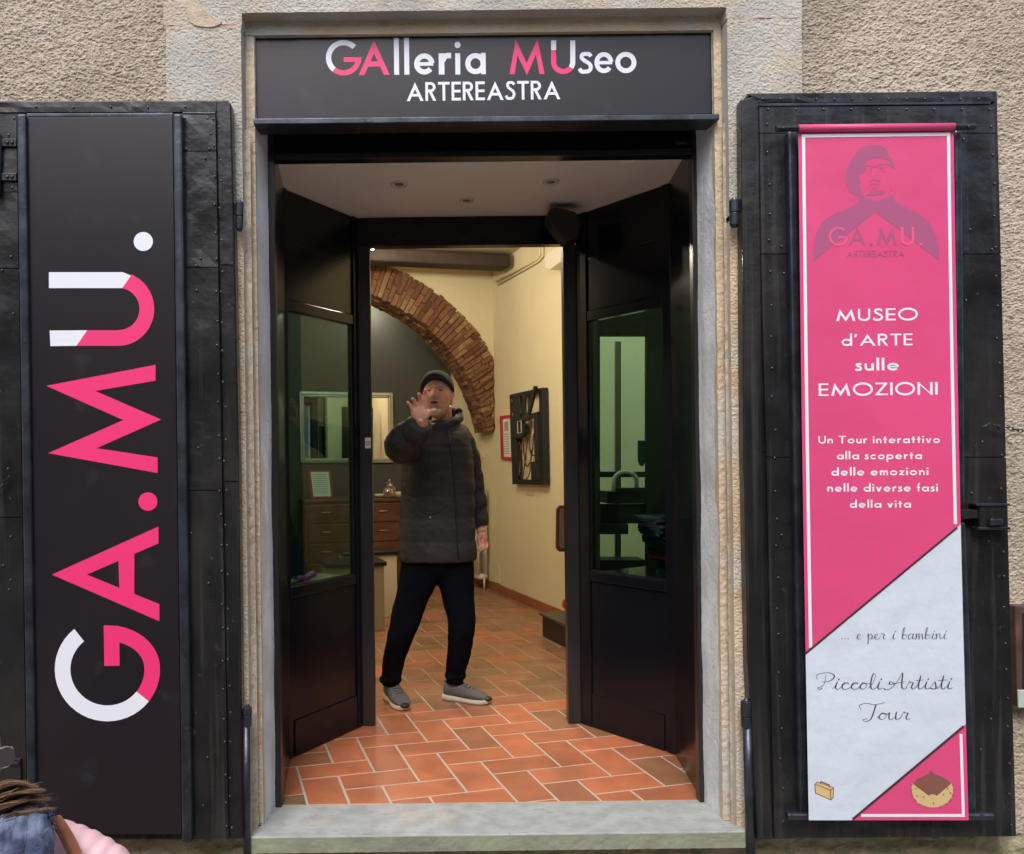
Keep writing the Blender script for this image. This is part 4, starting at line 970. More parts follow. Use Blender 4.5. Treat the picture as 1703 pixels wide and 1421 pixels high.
# small printed briefcase and chestnut
B = lambda p: [(1340 + x / 5.677, 1190 + y / 5.677) for x, y in p]
ik = CInk(FP(YB), .0009, .00015)
ik.poly(B([(82, 650), (105, 626), (266, 680), (264, 775), (240, 802), (88, 735)]), 1); ik.poly(B([(90, 655), (228, 712), (232, 792), (96, 733)]), 0); ik.poly(B([(96, 650), (110, 634), (256, 683), (235, 705)]), 0); ik.poly(B([(238, 712), (258, 690), (257, 770), (240, 790)]), 0)
ik.strip(B([(140, 650), (142, 625), (222, 655), (224, 682)]), 1.6, 1); ik.done('briefcase_print', [tanm, brownm], bn); ik = CInk(FP(YB), .0009, .00012)
hus = [(1003, 640), (998, 700), (1015, 770), (1060, 830), (1130, 862), (1200, 872), (1270, 862), (1335, 825), (1380, 770), (1395, 700), (1380, 640), (1200, 790)]
ik.poly(B(hus), 0)
ik.poly(B([(1018, 645), (1050, 605), (1110, 575), (1160, 555), (1185, 520), (1210, 550), (1280, 580), (1340, 610), (1370, 645), (1280, 725), (1210, 780), (1190, 778), (1110, 715)]), 1)
ik.poly(B([(1160, 760), (1190, 745), (1225, 752), (1236, 765), (1200, 785)]), 0)
for x, y, a in [(1005, 655, 200), (1000, 705, 180), (1008, 760, 165), (1035, 805, 145), (1075, 840, 125), (1130, 865, 110), (1270, 865, 70), (1330, 840, 50), (1370, 800, 35), (1392, 755, 15), (1398, 700, 0), (1390, 655, -20), (1045, 690, 140), (1050, 760, 30), (1110, 770, 40), (1300, 745, 130), (1340, 690, 60), (1365, 730, 45), (1205, 830, 90)]:
    ik.strip(B([(x - 10 * math.cos(R(a)), y - 10 * math.sin(R(a))), (x + 14 * math.cos(R(a)), y + 14 * math.sin(R(a)))]), 1.1, 1)
ik.done('chestnut_print', [tanm, brownm], bn)

# small framed box on the wall at the far right
wbx = thing('wall_box', W(1700, 1175, 2.99), 'brown framed glass box on the rough wall at the right edge', 'wall box')
slab('frame', [(1688, 1008), (1740, 1008), (1744, 1174), (1692, 1176)], 2.985, .05, rust, wbx, bevel=.005)
slab('glass_panel', [(1702, 1020), (1730, 1020), (1734, 1150), (1702, 1150)], 2.980, .004, oppw, wbx)
slab('pale_base', [(1693, 1148), (1742, 1148), (1742, 1177), (1694, 1178)], 2.975, .008, mat('pale_green_glass', (.45, .55, .48), .2), wbx, bevel=.003)
# ---------------------------------------------------------------- things in the room
def PL(plane, pts, off, th): fr = [plane.at(x, y, off) for x, y in pts]; return fr, [p - plane.n * th for p in fr]
def pslab(name, pts, plane, off, th, m, parent=None, **k):
    a, b = PL(plane, pts, off, th); return MB().prism(a, b).build(name, m, parent, **k)
# black openwork relief on the right wall
aw = thing('wall_sculpture', PR.at(876, 806, .03), 'tall black openwork relief with brown squiggles on the cream wall', 'wall art')
def bar(pts, off, th, name='frame_bar', m=blk): return pslab(name, pts, PR, off, th, m, aw, bevel=.003)
bar([(847, 657), (855.5, 655), (861, 805), (852, 806)], .06, .05); bar([(896, 646), (902, 645), (905, 807), (898, 807)], .06, .05)
bar([(855, 655), (896, 646), (896, 653), (855, 662)], .058, .045); bar([(860, 797), (898, 799), (898, 807), (861, 805)], .058, .045)
bar([(855, 698), (893, 685), (893, 693), (856, 706)], .085, .03); bar([(887, 693), (893, 692), (895, 768), (889, 768)], .085, .03)
bar([(883, 768), (898, 768), (898, 799), (883, 798)], .070, .03, 'block'); bar([(848, 700), (858, 697), (873, 706), (872, 722), (864, 730), (849, 728)], .075, .03, 'block')
bar([(856, 661), (862, 660), (866, 688), (864, 700), (857, 702)], .065, .02, 'block'); bar([(868, 656), (872.5, 655), (873, 692), (869, 693)], .066, .02); bar([(887, 642), (891.5, 643), (880, 690), (875.5, 690)], .10, .02)
def squig(pts, r=.007): 
    P = [PR.at(x, y, .045 + .02 * math.sin(i)) for i, (x, y) in enumerate(cr(pts, 5))]; return MB().tube(P, r, 7).build('curved_rod', brn, aw, smooth=True)
squig([(862, 742), (866, 735), (866, 760), (864, 790), (869, 794), (873, 770), (877, 735), (880, 725)]); squig([(870, 732), (872, 760), (876, 776), (882, 768), (886, 745), (888, 722)]); squig([(884, 700), (880, 730), (884, 755), (889, 757)]); squig([(864, 662), (866, 680), (868, 690)], .005); squig([(879, 660), (878, 672), (880, 688)], .005); squig([(875, 797), (880, 790), (883, 770)], .005)
squig([(851, 664), (853, 680), (853, 700)], .010)
for a, b in (((860, 701), (866, 700)), ((866, 700), (867, 719)), ((867, 719), (861, 720.5)), ((861, 720.5), (860, 701))):
    pass
q = MB(); q.tube([PR.at(*p, .108) for p in [(860.5, 701.5), (866.5, 700), (867.2, 719.5), (861.2, 721)]], .0032, 5, closed=True); q.build('white_outline', paper, aw)
o = pslab('caption_card', [(874, 817), (887, 817), (887.5, 825), (874.5, 824.5)], PR, .004, .003, plm); tag(o, 'tiny cream caption card under the black wall relief', 'card')
rf = thing('framed_notice', PR.at(840, 765, .01), 'narrow red framed text sheet left of the black wall relief', 'picture frame')
for p in ([(830.5, 692.5), (834.5, 691.8), (836.5, 763.5), (833, 764.5)], [(848, 690), (851, 689.5), (853, 765), (850, 765.5)], [(834.5, 691.8), (848, 690), (848, 695), (834.6, 696.5)], [(836.3, 759.5), (850, 760.5), (850, 765.5), (836.5, 764.5)]): pslab('frame_bar', p, PR, .022, .02, redm, rf, bevel=.002)
pslab('text_sheet', [(834.5, 696), (848, 694.5), (850, 761), (836.3, 760)], PR, .012, .008, paper, rf)
q = MB(); q.prism(*PL(PR, [(838.5, 702), (845, 701), (845.3, 717), (839, 717)], .0135, .001))
for i in range(9): q.prism(*PL(PR, [(837.5, 722 + 4 * i), (847, 721.6 + 4 * i), (847, 723 + 4 * i), (837.6, 723.4 + 4 * i)], .0135, .001))
q.build('print', inkg, rf)
o = pslab('wall_plate', [(799.5, 745), (803, 744.5), (803, 762), (799.6, 762)], PR, .015, .014, plast, bevel=.003); tag(o, 'small ivory switch plate low beside the brick arch foot', 'switch')
o = pslab('access_hatch', [(807, 935), (829, 936.5), (831, 971), (808, 966)], PR, .012, .01, cream, bevel=.003); tag(o, 'square cream access hatch low on the wall by the radiator', 'hatch')
# conduits and speaker
q = MB()
for d in (0, 5): q.tube([PR.at(825 + d * .6, 469 + d, .02), PR.at(893 + d * .4, 432 + d * .6, .02), PR.at(898 + d, 426, .02), PR.at(898 + d * .8, 408, .02)], .010, 6)
tag(q.build('cable_conduit', cream, smooth=True), 'pair of cream cable conduits climbing the wall top above the arch', 'conduit')
o = pslab('wall_speaker', [(905, 426), (912, 418), (934, 408), (940, 410), (940, 430), (914, 449), (906, 446)], PR, .12, .11, plast, bevel=.008); tag(o, 'pale slanted speaker box high on the wall near the door head', 'speaker')
# radiator
rd = thing('radiator', PR.at(792, 962, .08), 'white ribbed column radiator behind the man\'s hanging hand', 'radiator')
c0, c1 = PR.at(783, 900, .1), PR.at(801.5, 900, .1); vv0, vv1 = (c0 - O_).dot(V_), (c1 - O_).dot(V_); zt, zb = PR.at(795, 811, .1).z, PR.at(795, 962, .1).z
nr = 7
for i in range(nr):
    v = lerp(vv1 + .03, vv0 - .03, i / (nr - 1)); q = MB()
    for u in (-.05, -.13): q.tube([RM(u, v, zb + .02), RM(u, v, zt - .02)], .016, 8)
    q.tube([RM(-.04, v, zt - .03), RM(-.14, v, zt - .03)], .026, 8); q.tube([RM(-.04, v, zb + .03), RM(-.14, v, zb + .03)], .026, 8); q.build('column', whitem, rd, smooth=True)
q = MB(); q.tube([RM(-.09, vv1, zb + .03), RM(-.09, vv0, zb + .03)], .017, 8); q.tube([RM(-.09, vv1, zt - .03), RM(-.09, vv0, zt - .03)], .017, 8); q.tube([RM(-.09, vv1 - .03, zb + .03), RM(-.09, vv1 - .03, .0)], .011, 8); q.build('pipe', whitem, rd, smooth=True)
# low black step block and tan panel
s0 = floorpt(903, 1058); sv = (s0 - O_).dot(V_); ztop = .155
bl = thing('low_plinth', s0, 'low black plinth against the cream wall by the right inner post', 'plinth')
q = MB(); q.prism([RM(-.40, sv - 1.2, .002), RM(-.40, sv, .002), RM(-.40, sv, ztop), RM(-.40, sv - 1.2, ztop)], [RM(-.016, sv - 1.2, .002), RM(-.016, sv, .002), RM(-.016, sv, ztop), RM(-.016, sv - 1.2, ztop)]); q.build('body', blk, bl, bevel=.004)
q = MB(); q.prism([RM(-.42, sv - 1.22, ztop + .001), RM(-.42, sv + .02, ztop + .001), RM(-.42, sv + .02, ztop + .02), RM(-.42, sv - 1.22, ztop + .02)], [RM(-.016, sv - 1.22, ztop + .001), RM(-.016, sv + .02, ztop + .001), RM(-.016, sv + .02, ztop + .02), RM(-.016, sv - 1.22, ztop + .02)]); q.build('top', mat('dark_slate_top', (.05, .045, .035), .4), bl, bevel=.003)
cr_ = Vector((1.118, 6.42, ztop + .0205)); rb = MB().ball(cr_ + Vector((0, 0, .05)), (.055, .055, .05), 18, 12).tube([cr_ + Vector((0, 0, .098)), cr_ + Vector((0, 0, .125))], [.016, .006], 8).build('red_ornament', redm, smooth=True); tag(rb, 'round dark red ornament standing on the low black plinth', 'ornament')
tp = Plane((0, 5.2, 0), (0, -1, 0)); cs = thing('standing_case', W(945, 1040, 5.2), 'tan fabric panel with dark rounded border leaning beside the right door post', 'case')
P_ = [(928, 848), (931, 843), (960, 841), (960, 915), (931, 915), (927, 911)]
slab('border', [(926.5, 848), (930.5, 841.5), (962, 839), (962, 918), (930, 918), (925.5, 913)], 5.2, .05, wood, cs, bevel=.006)
slab('panel', [(930.5, 850), (933, 846), (960, 845), (960, 912), (933, 912), (930, 909)], 5.196, .004, mat('tan_fabric', (.26, .19, .10), .8), cs)
q = MB(); zt5 = W(945, 918, 5.2).z
for x in (.90, 1.02): q.tube([(x, 5.225, .0), (x, 5.225, zt5 + .01)], .012, 8)
q.build('stand', blk, cs)

# back wall: mirror, chest, ornaments
mr = thing('wall_mirror', PB.at(576, 770, .02), 'rectangular silver framed mirror on the dark grey back wall', 'mirror')
pslab('glass', [(505, 660), (647, 662), (647.5, 762.5), (506, 763)], PB, .015, .01, mirrorm, mr)
oc = [(498, 650.5), (653.5, 653.5), (655.5, 770), (500, 770.5)]; ic = [(505.5, 660), (646.5, 662), (647.5, 762.5), (507, 763)]
for i in range(4):
    j = (i + 1) % 4
    pslab('frame_bar', [oc[i], oc[j], ic[j], ic[i]], PB, .045, .044, silver, mr, bevel=.008)
    mi = [((oc[a][0] * .45 + ic[a][0] * .55), (oc[a][1] * .45 + ic[a][1] * .55)) for a in (i, j)]
    MB().tube([PB.at(*mi[0], .048), PB.at(*mi[1], .048)], .008, 6).build('frame_bead', silver, mr)
cf0 = PB.at(508, 828); cf1 = PB.at(668, 828); ua, ub_ = (cf0 - O_).dot(U_) * .955, (cf1 - O_).dot(U_) + .02
vf = 1.85; PC = Plane(RM(0, vf), -V_); zc_ = PC.at(640, 829).z; ua = (PC.at(508, 829) - O_).dot(U_); ub_ = (PC.at(668, 829) - O_).dot(U_)
ch = thing('chest_of_drawers', RM((ua + ub_) / 2, vf + .25, 0), 'reddish brown wooden chest of drawers under the silver mirror', 'chest')
def rb3(name, u0, u1, v0, v1, z0, z1, m, par, bev=.004): q = MB(); rbox(q, u0, u1, v0, v1, z0, z1); return q.build(name, m, par, bevel=bev)
rb3('carcass', ua, ub_, vf, 2.40, .06, zc_ - .03, wood, ch); rb3('top', ua - .02, ub_ + .02, vf - .03, 2.41, zc_ - .03, zc_, wood, ch)
nd = 4; dh = (zc_ - .13) / nd
for i in range(nd):
    dr = rb3('drawer', ua + .03, ub_ - .03, vf - .018, vf - .001, .09 + i * dh, .09 + (i + 1) * dh - .014, wood, ch)
    for s in (.2, .8):
        u = lerp(ua, ub_, s); MB().tube([RM(u - .05, vf - .02, .09 + (i + .55) * dh), RM(u - .04, vf - .045, .09 + (i + .55) * dh), RM(u + .04, vf - .045, .09 + (i + .55) * dh), RM(u + .05, vf - .02, .09 + (i + .55) * dh)], .006, 6).build('handle', silver, dr, smooth=True)
PT = Plane(RM(0, vf + .18), -V_)
jr = thing('sweet_jar', PT.at(648, 828), 'small glass pyramid jar of red and cream beads on the chest', 'jar'); jc = PT.at(648, 826)
MB().tube([jc + Vector((0, 0, z)) for z in (.0, .10, .135, .15)], [.085, .06, .02, .012], 16).build('glass_body', cgl, jr, smooth=True)
MB().tube([jc + Vector((0, 0, .15)), jc + Vector((0, 0, .175)), jc + Vector((0, 0, .19))], [.006, .012, .003], 8).tube([jc + Vector((-.04, 0, .145)), jc + Vector((.04, 0, .145))], .004, 6).build('finial', silver, jr, smooth=True)
bc = [redm, paper, mat('cream_bead', (.65, .5, .25), .4)]
for i in range(16):
    a = random.uniform(0, 6.28); rr_ = random.uniform(.01, .05); MB().ball(jc + Vector((rr_ * math.cos(a), rr_ * math.sin(a), random.uniform(.02, .08))), .014, 8, 6).build('bead', bc[i % 3], jr, smooth=True)
for x, w, hgt, lb in ((631, .06, .035, 'low cream ceramic bowl left of the bead jar on the chest'), (661, .055, .06, 'small cream ceramic pot right of the bead jar on the chest')):
    c = PT.at(x, 827); o = MB().tube([c, c + Vector((0, 0, hgt * .5)), c + Vector((0, 0, hgt)), c + Vector((0, 0, hgt * .8))], [w * .6, w, w * .9, w * .7], 14).build('ceramic_pot', plm, smooth=True); tag(o, lb, 'pot')
es = thing('framed_notice', PT.at(533, 829), 'red framed text sheet standing on the chest seen through the left glass', 'picture frame')
for p in ([(512, 782), (516, 782), (522, 829), (518, 829)], [(546.5, 782), (550, 782), (554.5, 829), (551, 829)], [(516, 782), (546.5, 782), (546.5, 785), (516, 785)], [(521.5, 826), (551, 826), (551, 829), (522, 829)]): pslab('frame_bar', p, PT, .03, .02, redm, es)
pslab('text_sheet', [(516, 785), (546.5, 785), (551, 826), (521.5, 826)], PT, .022, .008, mat('bright_paper', (.8, .8, .72), .7), es)
q = MB()
for i in range(10): q.prism(*PL(PT, [(519 + i * .45, 789 + 3.4 * i), (543 + i * .45, 789 + 3.4 * i), (543 + i * .45, 790 + 3.4 * i), (519 + i * .45, 790 + 3.4 * i)], .0235, .001))
q.build('print', inkg, es)
# plinths
def plinth(px0, px1, pyb, pyt, dep, m, lb, left=None):
    f0 = floorpt(px1, pyb); v = (f0 - O_).dot(V_); u1 = (f0 - O_).dot(U_); u0 = u1 - .45; pp = Plane(f0, -V_); z = pp.at(px1, pyt).z
    t = thing('plinth', RM((u0 + u1) / 2, v + dep / 2, 0), lb, 'plinth', 'display plinths behind the left post')
    rb3('body', u0, u1, v, v + dep, .002, z - .035, m, t, .003); rb3('top', u0 - .02, u1 + .02, v - .02, v + dep + .02, z - .034, z, blkg, t, .006)
plinth(600, 640, 1050, 934, .35, plm2, 'nearer grey display plinth with black top beside the left inner post')
plinth(620, 661, 1026, 916, .35, plm, 'cream display plinth with black top just behind the grey plinth')
# behind the left pane
A_, d_, n_ = GL
def LP(s, t, z): return A_ + d_ * s + n_ * t + Vector((0, 0, z))
tl = MB().prism([LP(.005, .12, .78), LP(.30, .12, .78), LP(.005, .10, 1.38)], [LP(.005, .15, .78), LP(.30, .15, .78), LP(.005, .13, 1.38)]).build('teal_panel', teal, bevel=.002); tag(tl, 'dark teal triangular panel inside the left glass side', 'panel')
ls_ = MB().prism([LP(.0, .05, .735), LP(.53, .05, .735), LP(.53, .05, .755), LP(.0, .05, .755)], [LP(.0, .30, .735), LP(.53, .30, .735), LP(.53, .30, .755), LP(.0, .30, .755)]).build('display_shelf', blkg, bevel=.002); tag(ls_, 'black display shelf inside the left glass side', 'shelf')
pc = thing('pink_ornament', LP(.2, .09, .756), 'pink crystal ornament with clear shards lying on the left display shelf', 'ornament')
for i in range(5): MB().ball(LP(.16 + .028 * i + random.uniform(-.01, .01), .085 + random.uniform(-.01, .015), .775 + random.uniform(-.004, .012)), (.02, .016, .017), 7, 5).build('pink_stone', pinkc, pc)
for i in range(3): MB().tube([LP(.02 + .01 * i, .07 + .012 * i, .762), LP(.15, .075 + .01 * i, .775 + .008 * i)], [.003, .006], 6).build('glass_shard', cgl, pc)
# behind the right pane
A_, d_, n_ = GR
rsf = MB().prism([LP(.0, .05, .735), LP(.53, .05, .735), LP(.53, .05, .757), LP(.0, .05, .757)], [LP(.0, .46, .735), LP(.53, .46, .735), LP(.53, .46, .757), LP(.0, .46, .757)]).build('display_shelf', blkg, bevel=.002); tag(rsf, 'black display shelf inside the right glass side', 'shelf')
stk = thing('slab_stack', LP(.12, .2, .757), 'leaning stack of thin black slabs with one red slab inside the right glass', 'stack')
z = .762
for i in range(22):
    w_ = .10 + .006 * i if i > 5 else .10 + .004 * abs(3 - i); th_ = .013; aj = random.uniform(-.006, .006) + (.0 if i < 7 else -.0)
    c = LP(.10 + aj, .22, z); sm_ = redm if i == 7 else slabm
    a_ = random.uniform(-.12, .12) + .3; ex = Vector((math.cos(a_), math.sin(a_), 0)) * w_; ey = Vector((-math.sin(a_), math.cos(a_), 0)) * .09; up = Vector((0, 0, th_ - .001 if i != 7 else .02))
    q = MB(); q.prism([c - ex - ey, c + ex - ey, c + ex - ey + up, c - ex - ey + up], [c - ex + ey, c + ex + ey, c + ex + ey + up, c - ex + ey + up]); q.build('slab', sm_, stk, bevel=.0015); z += th_ + (.008 if i == 7 else 0)
YR = 5.05
rk = thing('display_rack', W(1040, 935, YR + .1), 'tall black display rack with shelves and added dark sides behind the right glass', 'rack')
def rk_(name, a, b, c, d, dep=.22, y=YR, m=blk): return slab(name, [(a, b), (c, b), (c, d), (a, d)], y, dep, m, rk, bevel=.002)
rk_('upright', 955, 500, 998, 990, .04); rk_('upright', 1075, 500, 1110, 990, .04); rk_('top_board', 998.5, 505, 1074.5, 559, .04)  # side boards added dark; the left one stands for a reflection in the glass
rk_('shelf', 998.5, 785, 1074.5, 794); rk_('shelf', 1010, 818, 1074.5, 838); rk_('shelf', 998.5, 872, 1045, 889); rk_('back_board', 998.5, 838.5, 1074.5, 871, .02, YR + .05); rk_('base_board', 998.5, 932, 1074.5, 985, .20)
rk_('hanging_strip', 1023, 568, 1033, 930, .02, YR + .24, plm2)
slab('dark_tag', [(1061, 733), (1073.5, 733), (1073.5, 768), (1069, 776), (1064, 774), (1061, 766)], YR + .01, .01, teal, rk)
t = thing('white_hoop', W(1040, 818, 4.9), 'small white tubular arch on the black rack behind the right glass', 'sculpture')
MB().tube([W(1021, 818, 5.0), W(1021, 802, 5.0)] + [W(1040 + 19 * math.cos(R(a)), 801 - 16 * math.sin(R(a)), 5.0) for a in range(170, -1, -12)] + [W(1059, 818, 5.0)], .013, 10).build('hoop', whitem, t, smooth=True)
MB().box((W(1014, 0, 5.0).x, 4.95, W(0, 824, 5.0).z), (W(1066, 0, 5.0).x, 5.045, W(1040, 818, 5.0).z)).build('base', blk, t, bevel=.003)

# lamps of the room: warm ceiling spotlights
warm = (1.0, .88, .68)
lampg = emis('lamp_glow', (1, .88, .6), 30)
def lamp(x, y, power, lb, z=3.05, target=None, visible=True):
    t = thing('ceiling_spotlight', (x, y, ZC), lb, 'spotlight', 'spotlights on the room ceiling')
    MB().tube([(x, y, ZC - .001), (x, y, z + .06)], .012, 8).build('stem', blk, t, smooth=True)
    MB().tube([(x, y, z + .08), (x, y, z + .005)], .035, 16).build('housing', blk, t)
    MB().ball((x, y, z + .004), .026, 12, 8).build('bulb', lampg, t, smooth=True)
    ld = bpy.data.lights.new('spot_light', 'POINT'); ld.energy = power * 1.95; ld.color = warm; ld.shadow_soft_size = .06
    lo = bpy.data.objects.new('spot_light', ld); COL.objects.link(lo); lo.location = Vector((x, y, z - .06)) - WL[t.name]; lo.parent = t
lamp(-.35, 6.4, 20, 'black ceiling spotlight just inside the doorway, left of the man'); lamp(.62, 4.95, 17, 'black ceiling spotlight nearest the door on the right')
lamp(-1.9, 5.2, 16, 'black ceiling spotlight in the front left corner of the room'); lamp(-.5, 9.25, 4, 'black ceiling spotlight behind the brick arch', z=3.1)
c = W(619.5, 413, 7.35); t = thing('beam_spotlight', c, 'tiny bright spotlight glowing beside the dark ceiling beam', 'spotlight')
MB().ball(c, .019, 14, 10).build('bulb', emis('small_bulb_glow', (1, .95, .75), 9), t, smooth=True); MB().tube([c + Vector((0, .0, .02)), Vector((c.x, c.y, ZC))], .014, 8).build('stem', blk, t)
ld = bpy.data.lights.new('beam_light', 'POINT'); ld.energy = 4; ld.color = warm; ld.shadow_soft_size = .03; lo = bpy.data.objects.new('beam_light', ld); COL.objects.link(lo); lo.parent = t; lo.location = (0, -.05, -.02)

# ---------------------------------------------------------------- people
def limb(mb, pts, rad, n=14, k=5, flat=1.0):
    P = cr([(*p, r) for p, r in zip(pts, rad)], k); mb.tube([Vector(p[:3]) for p in P], [p[3] for p in P], n, sx=flat)
    return mb
def endballs(mb, pts, rad): mb.ball(pts[0], rad[0], 12, 8); mb.ball(pts[-1], rad[-1], 12, 8)
def head_mesh(mb, c, M, s=1.0, mouth=0):
    """adult male head; local x right (image), -y front, z up; c centre"""
    nu, nv = 72, 56; V = []; Fc = []
    g_ = lambda x, z, x0, z0, sx_, sz: math.exp(-((x - x0) / sx_) ** 2 - ((z - z0) / sz) ** 2)
    for j in range(nv + 1):
        th = math.pi * j / nv
        for i in range(nu):
            ph = 2 * math.pi * i / nu
            x, y, z = .076 * math.sin(th) * math.cos(ph), .096 * math.sin(th) * math.sin(ph), .118 * math.cos(th)
            if z < 0: t = (-z / .118); x *= 1 - .24 * t ** 1.4; y = y * (1 - .10 * t) if y < 0 else y * (1 - .42 * t)
            if y < 0:
                fr = min(1, -y / .05)
                d = 0
                if abs(x) < .07:
                    d += .028 * math.exp(-(x / .0125) ** 2) * (math.exp(-((z + .014) / .013) ** 2) + .55 * math.exp(-((z - .008) / .022) ** 2))
                    d += .007 * (g_(x, z, -.013, -.020, .008, .008) + g_(x, z, .013, -.020, .008, .008))
                    d += .007 * math.exp(-((z - .040) / .012) ** 2) * math.exp(-(x / .05) ** 2)
                    d -= .013 * (g_(x, z, -.031, .019, .016, .012) + g_(x, z, .031, .019, .016, .012))
                    d += .005 * (g_(x, z, -.031, .016, .010, .006) + g_(x, z, .031, .016, .010, .006))
                    d += .006 * (g_(x, z, -.042, -.012, .02, .018) + g_(x, z, .042, -.012, .02, .018))
                    d += .006 * math.exp(-(x / .026) ** 2) * (math.exp(-((z + .041) / .006) ** 2) + math.exp(-((z + .062) / .007) ** 2))
                    d -= (.012 if mouth else .004) * math.exp(-(x / .020) ** 2) * math.exp(-((z + .051) / .005) ** 2)
                    d -= .004 * math.exp(-(x / .03) ** 2) * math.exp(-((z + .076) / .007) ** 2)
                    d += .012 * math.exp(-(x / .028) ** 2) * math.exp(-((z + .098) / .018) ** 2)
                y -= d * fr
            V.append(Vector(c) + M @ Vector((x, y, z)) * s)
    for j in range(nv):
        for i in range(nu): a, b = j * nu + i, j * nu + (i + 1) % nu; Fc.append((a, a + nu, b + nu, b))
    mb.add(V, Fc)
    for sx_ in (-1, 1):   # ears
        P = [Vector(c) + M @ Vector((sx_ * (.080 + .012 * math.sin(t)), .012 + .012 * math.cos(t), -.002 + .030 * math.sin(t) - .004)) * s for t in [k * math.pi / 7 for k in range(14)]]
        mb.tube(P, .0052 * s, 8, closed=True); mb.ball(Vector(c) + M @ Vector((sx_ * .079, .012, -.006)) * s, (.008 * s, .014 * s, .026 * s), 10, 8, M=M)
def hand_mesh(mb, wrist, palm, fingers, thumb, pr, fr):
    """wrist point, palm centre with 3x3 frame and radii, fingers = list of joint lists"""
    c, Mx, r = palm
    mb.ball(c, r, 20, 14, M=Mx)
    for f in fingers + [thumb]:
        P = cr([(*p, q_) for p, q_ in f], 4); mb.tube([Vector(p[:3]) for p in P], [p[3] for p in P], 10); mb.ball(f[-1][0], f[-1][1], 10, 8); mb.ball(f[0][0], f[0][1], 10, 8)
YM = 4.58
man = thing('person', (-.02, YM, 0), 'man in flat cap and long dark padded coat waving with raised hand in the doorway', 'person')
m_ = lambda x, y, Y=YM: W(x, y, Y)
hc = m_(727, 661, 4.52); HM = Matrix.Rotation(R(-10), 3, 'Z') @ Matrix.Rotation(R(-9), 3, 'X')
q = MB(); head_mesh(q, hc, HM, 1.0, mouth=1)
limb(q, [m_(734, 676, 4.58), m_(735, 700, 4.60), m_(733, 720, 4.6)], [.055, .058, .07]); 
limb(q, [m_(731, 715), m_(728, 760), m_(727, 830), m_(727, 900), m_(727, 940)], [.07, .12, .12, .11, .10])
# raised arm and hand
YH = 4.02
wr = m_(702, 703, YH + .03); limb(q, [m_(700, 722, 4.56), m_(668, 742, 4.36), m_(676, 730, 4.2), wr], [.06, .045, .04, .030])
limb(q, [wr + Vector((0, .03, -.01)), wr, m_(700, 694, YH + .01)], [.030, .029, .030])
def hp(x, y, d=0): return m_(702 + (x - 702) * 1.03, 699 + (y - 700) * 1.01, YH - d)
PMx = Matrix.Rotation(R(-8), 3, 'Y')
q.ball(hp(698, 686, -.004), (.045, .019, .047), 20, 14, M=PMx); q.ball(hp(708, 691, .004), (.021, .018, .028), 14, 10, M=Matrix.Rotation(R(35), 3, 'Y')); q.ball(hp(690, 688, 0), (.016, .016, .030), 14, 10)
fg = [[(hp(707, 682, 0), .0115), (hp(708, 668, .012), .0105), (hp(707.5, 657, .02), .0095), (hp(706.5, 651, .035), .0085)],
      [(hp(700, 679, 0), .0115), (hp(699, 667, .012), .0105), (hp(697.5, 659.5, .035), .0095), (hp(696.5, 657, .055), .0085)],
      [(hp(693, 680, 0), .011), (hp(690.5, 671, .012), .010), (hp(687.5, 666, .035), .009), (hp(686, 665, .052), .008)],
      [(hp(687, 684, 0), .0105), (hp(683.5, 677, .010), .009), (hp(680, 672.5, .02), .008), (hp(678.5, 671, .03), .0075)]]
th_ = [(hp(708, 694, .0), .014), (hp(715, 689, .012), .012), (hp(719, 685.5, .02), .0105), (hp(722.5, 684, .03), .009)]
for f in fg + [th_]:
    P = cr([(*p, r_) for p, r_ in f], 4); q.tube([Vector(p[:3]) for p in P], [p[3] for p in P], 10); q.ball(f[-1][0], f[-1][1], 10, 8); q.ball(f[0][0], f[0][1], 10, 8)
# hanging arm and hand
Y2 = 4.66
limb(q, [m_(764, 728, 4.6), m_(776, 760, 4.65), m_(785, 800, 4.69), m_(793, 840, 4.69), m_(799, 876, 4.67), m_(801, 886, Y2)], [.05, .04, .036, .03, .028, .028])
q.ball(m_(803, 893, Y2), (.026, .022, .040), 16, 12, M=Matrix.Rotation(R(-8), 3, 'Y'))
for k_, (dx, dy, dd) in enumerate([(-5, 0, .02), (-1, 2, .015), (3, 2, .0), (6, 0, -.01)]):
    f = [(m_(803 + dx * .7, 899, Y2 - dd), .0105), (m_(804 + dx, 906 + dy * .5, Y2 - dd - .01), .0095), (m_(803 + dx, 911 + dy, Y2 - dd - .025), .0088), (m_(799 + dx, 914 + dy, Y2 - dd - .03), .008)]
    P = cr([(*p, r_) for p, r_ in f], 3); q.tube([Vector(p[:3]) for p in P], [p[3] for p in P], 8); q.ball(f[-1][0], f[-1][1], 8, 6)
f = [(m_(799, 888, Y2 - .015), .011), (m_(796, 896, Y2 - .03), .0095), (m_(795, 903, Y2 - .035), .008)]; P = cr([(*p, r_) for p, r_ in f], 3); q.tube([Vector(p[:3]) for p in P], [p[3] for p in P], 8); q.ball(f[-1][0], .008, 8, 6)
# legs
limb(q, [m_(703, 925), m_(698, 955), m_(684, 1000, 4.56), m_(668, 1050, 4.55), m_(657, 1090, 4.6), m_(650, 1120, 4.63)], [.07, .07, .055, .05, .04, .038])
limb(q, [m_(752, 925), m_(757, 955), m_(763, 1000, 4.56), m_(768, 1045, 4.54), m_(762, 1090, 4.6), m_(757, 1118, 4.64)], [.07, .07, .055, .05, .04, .038])
remesh('body', q, .0042, skin, man, 2)
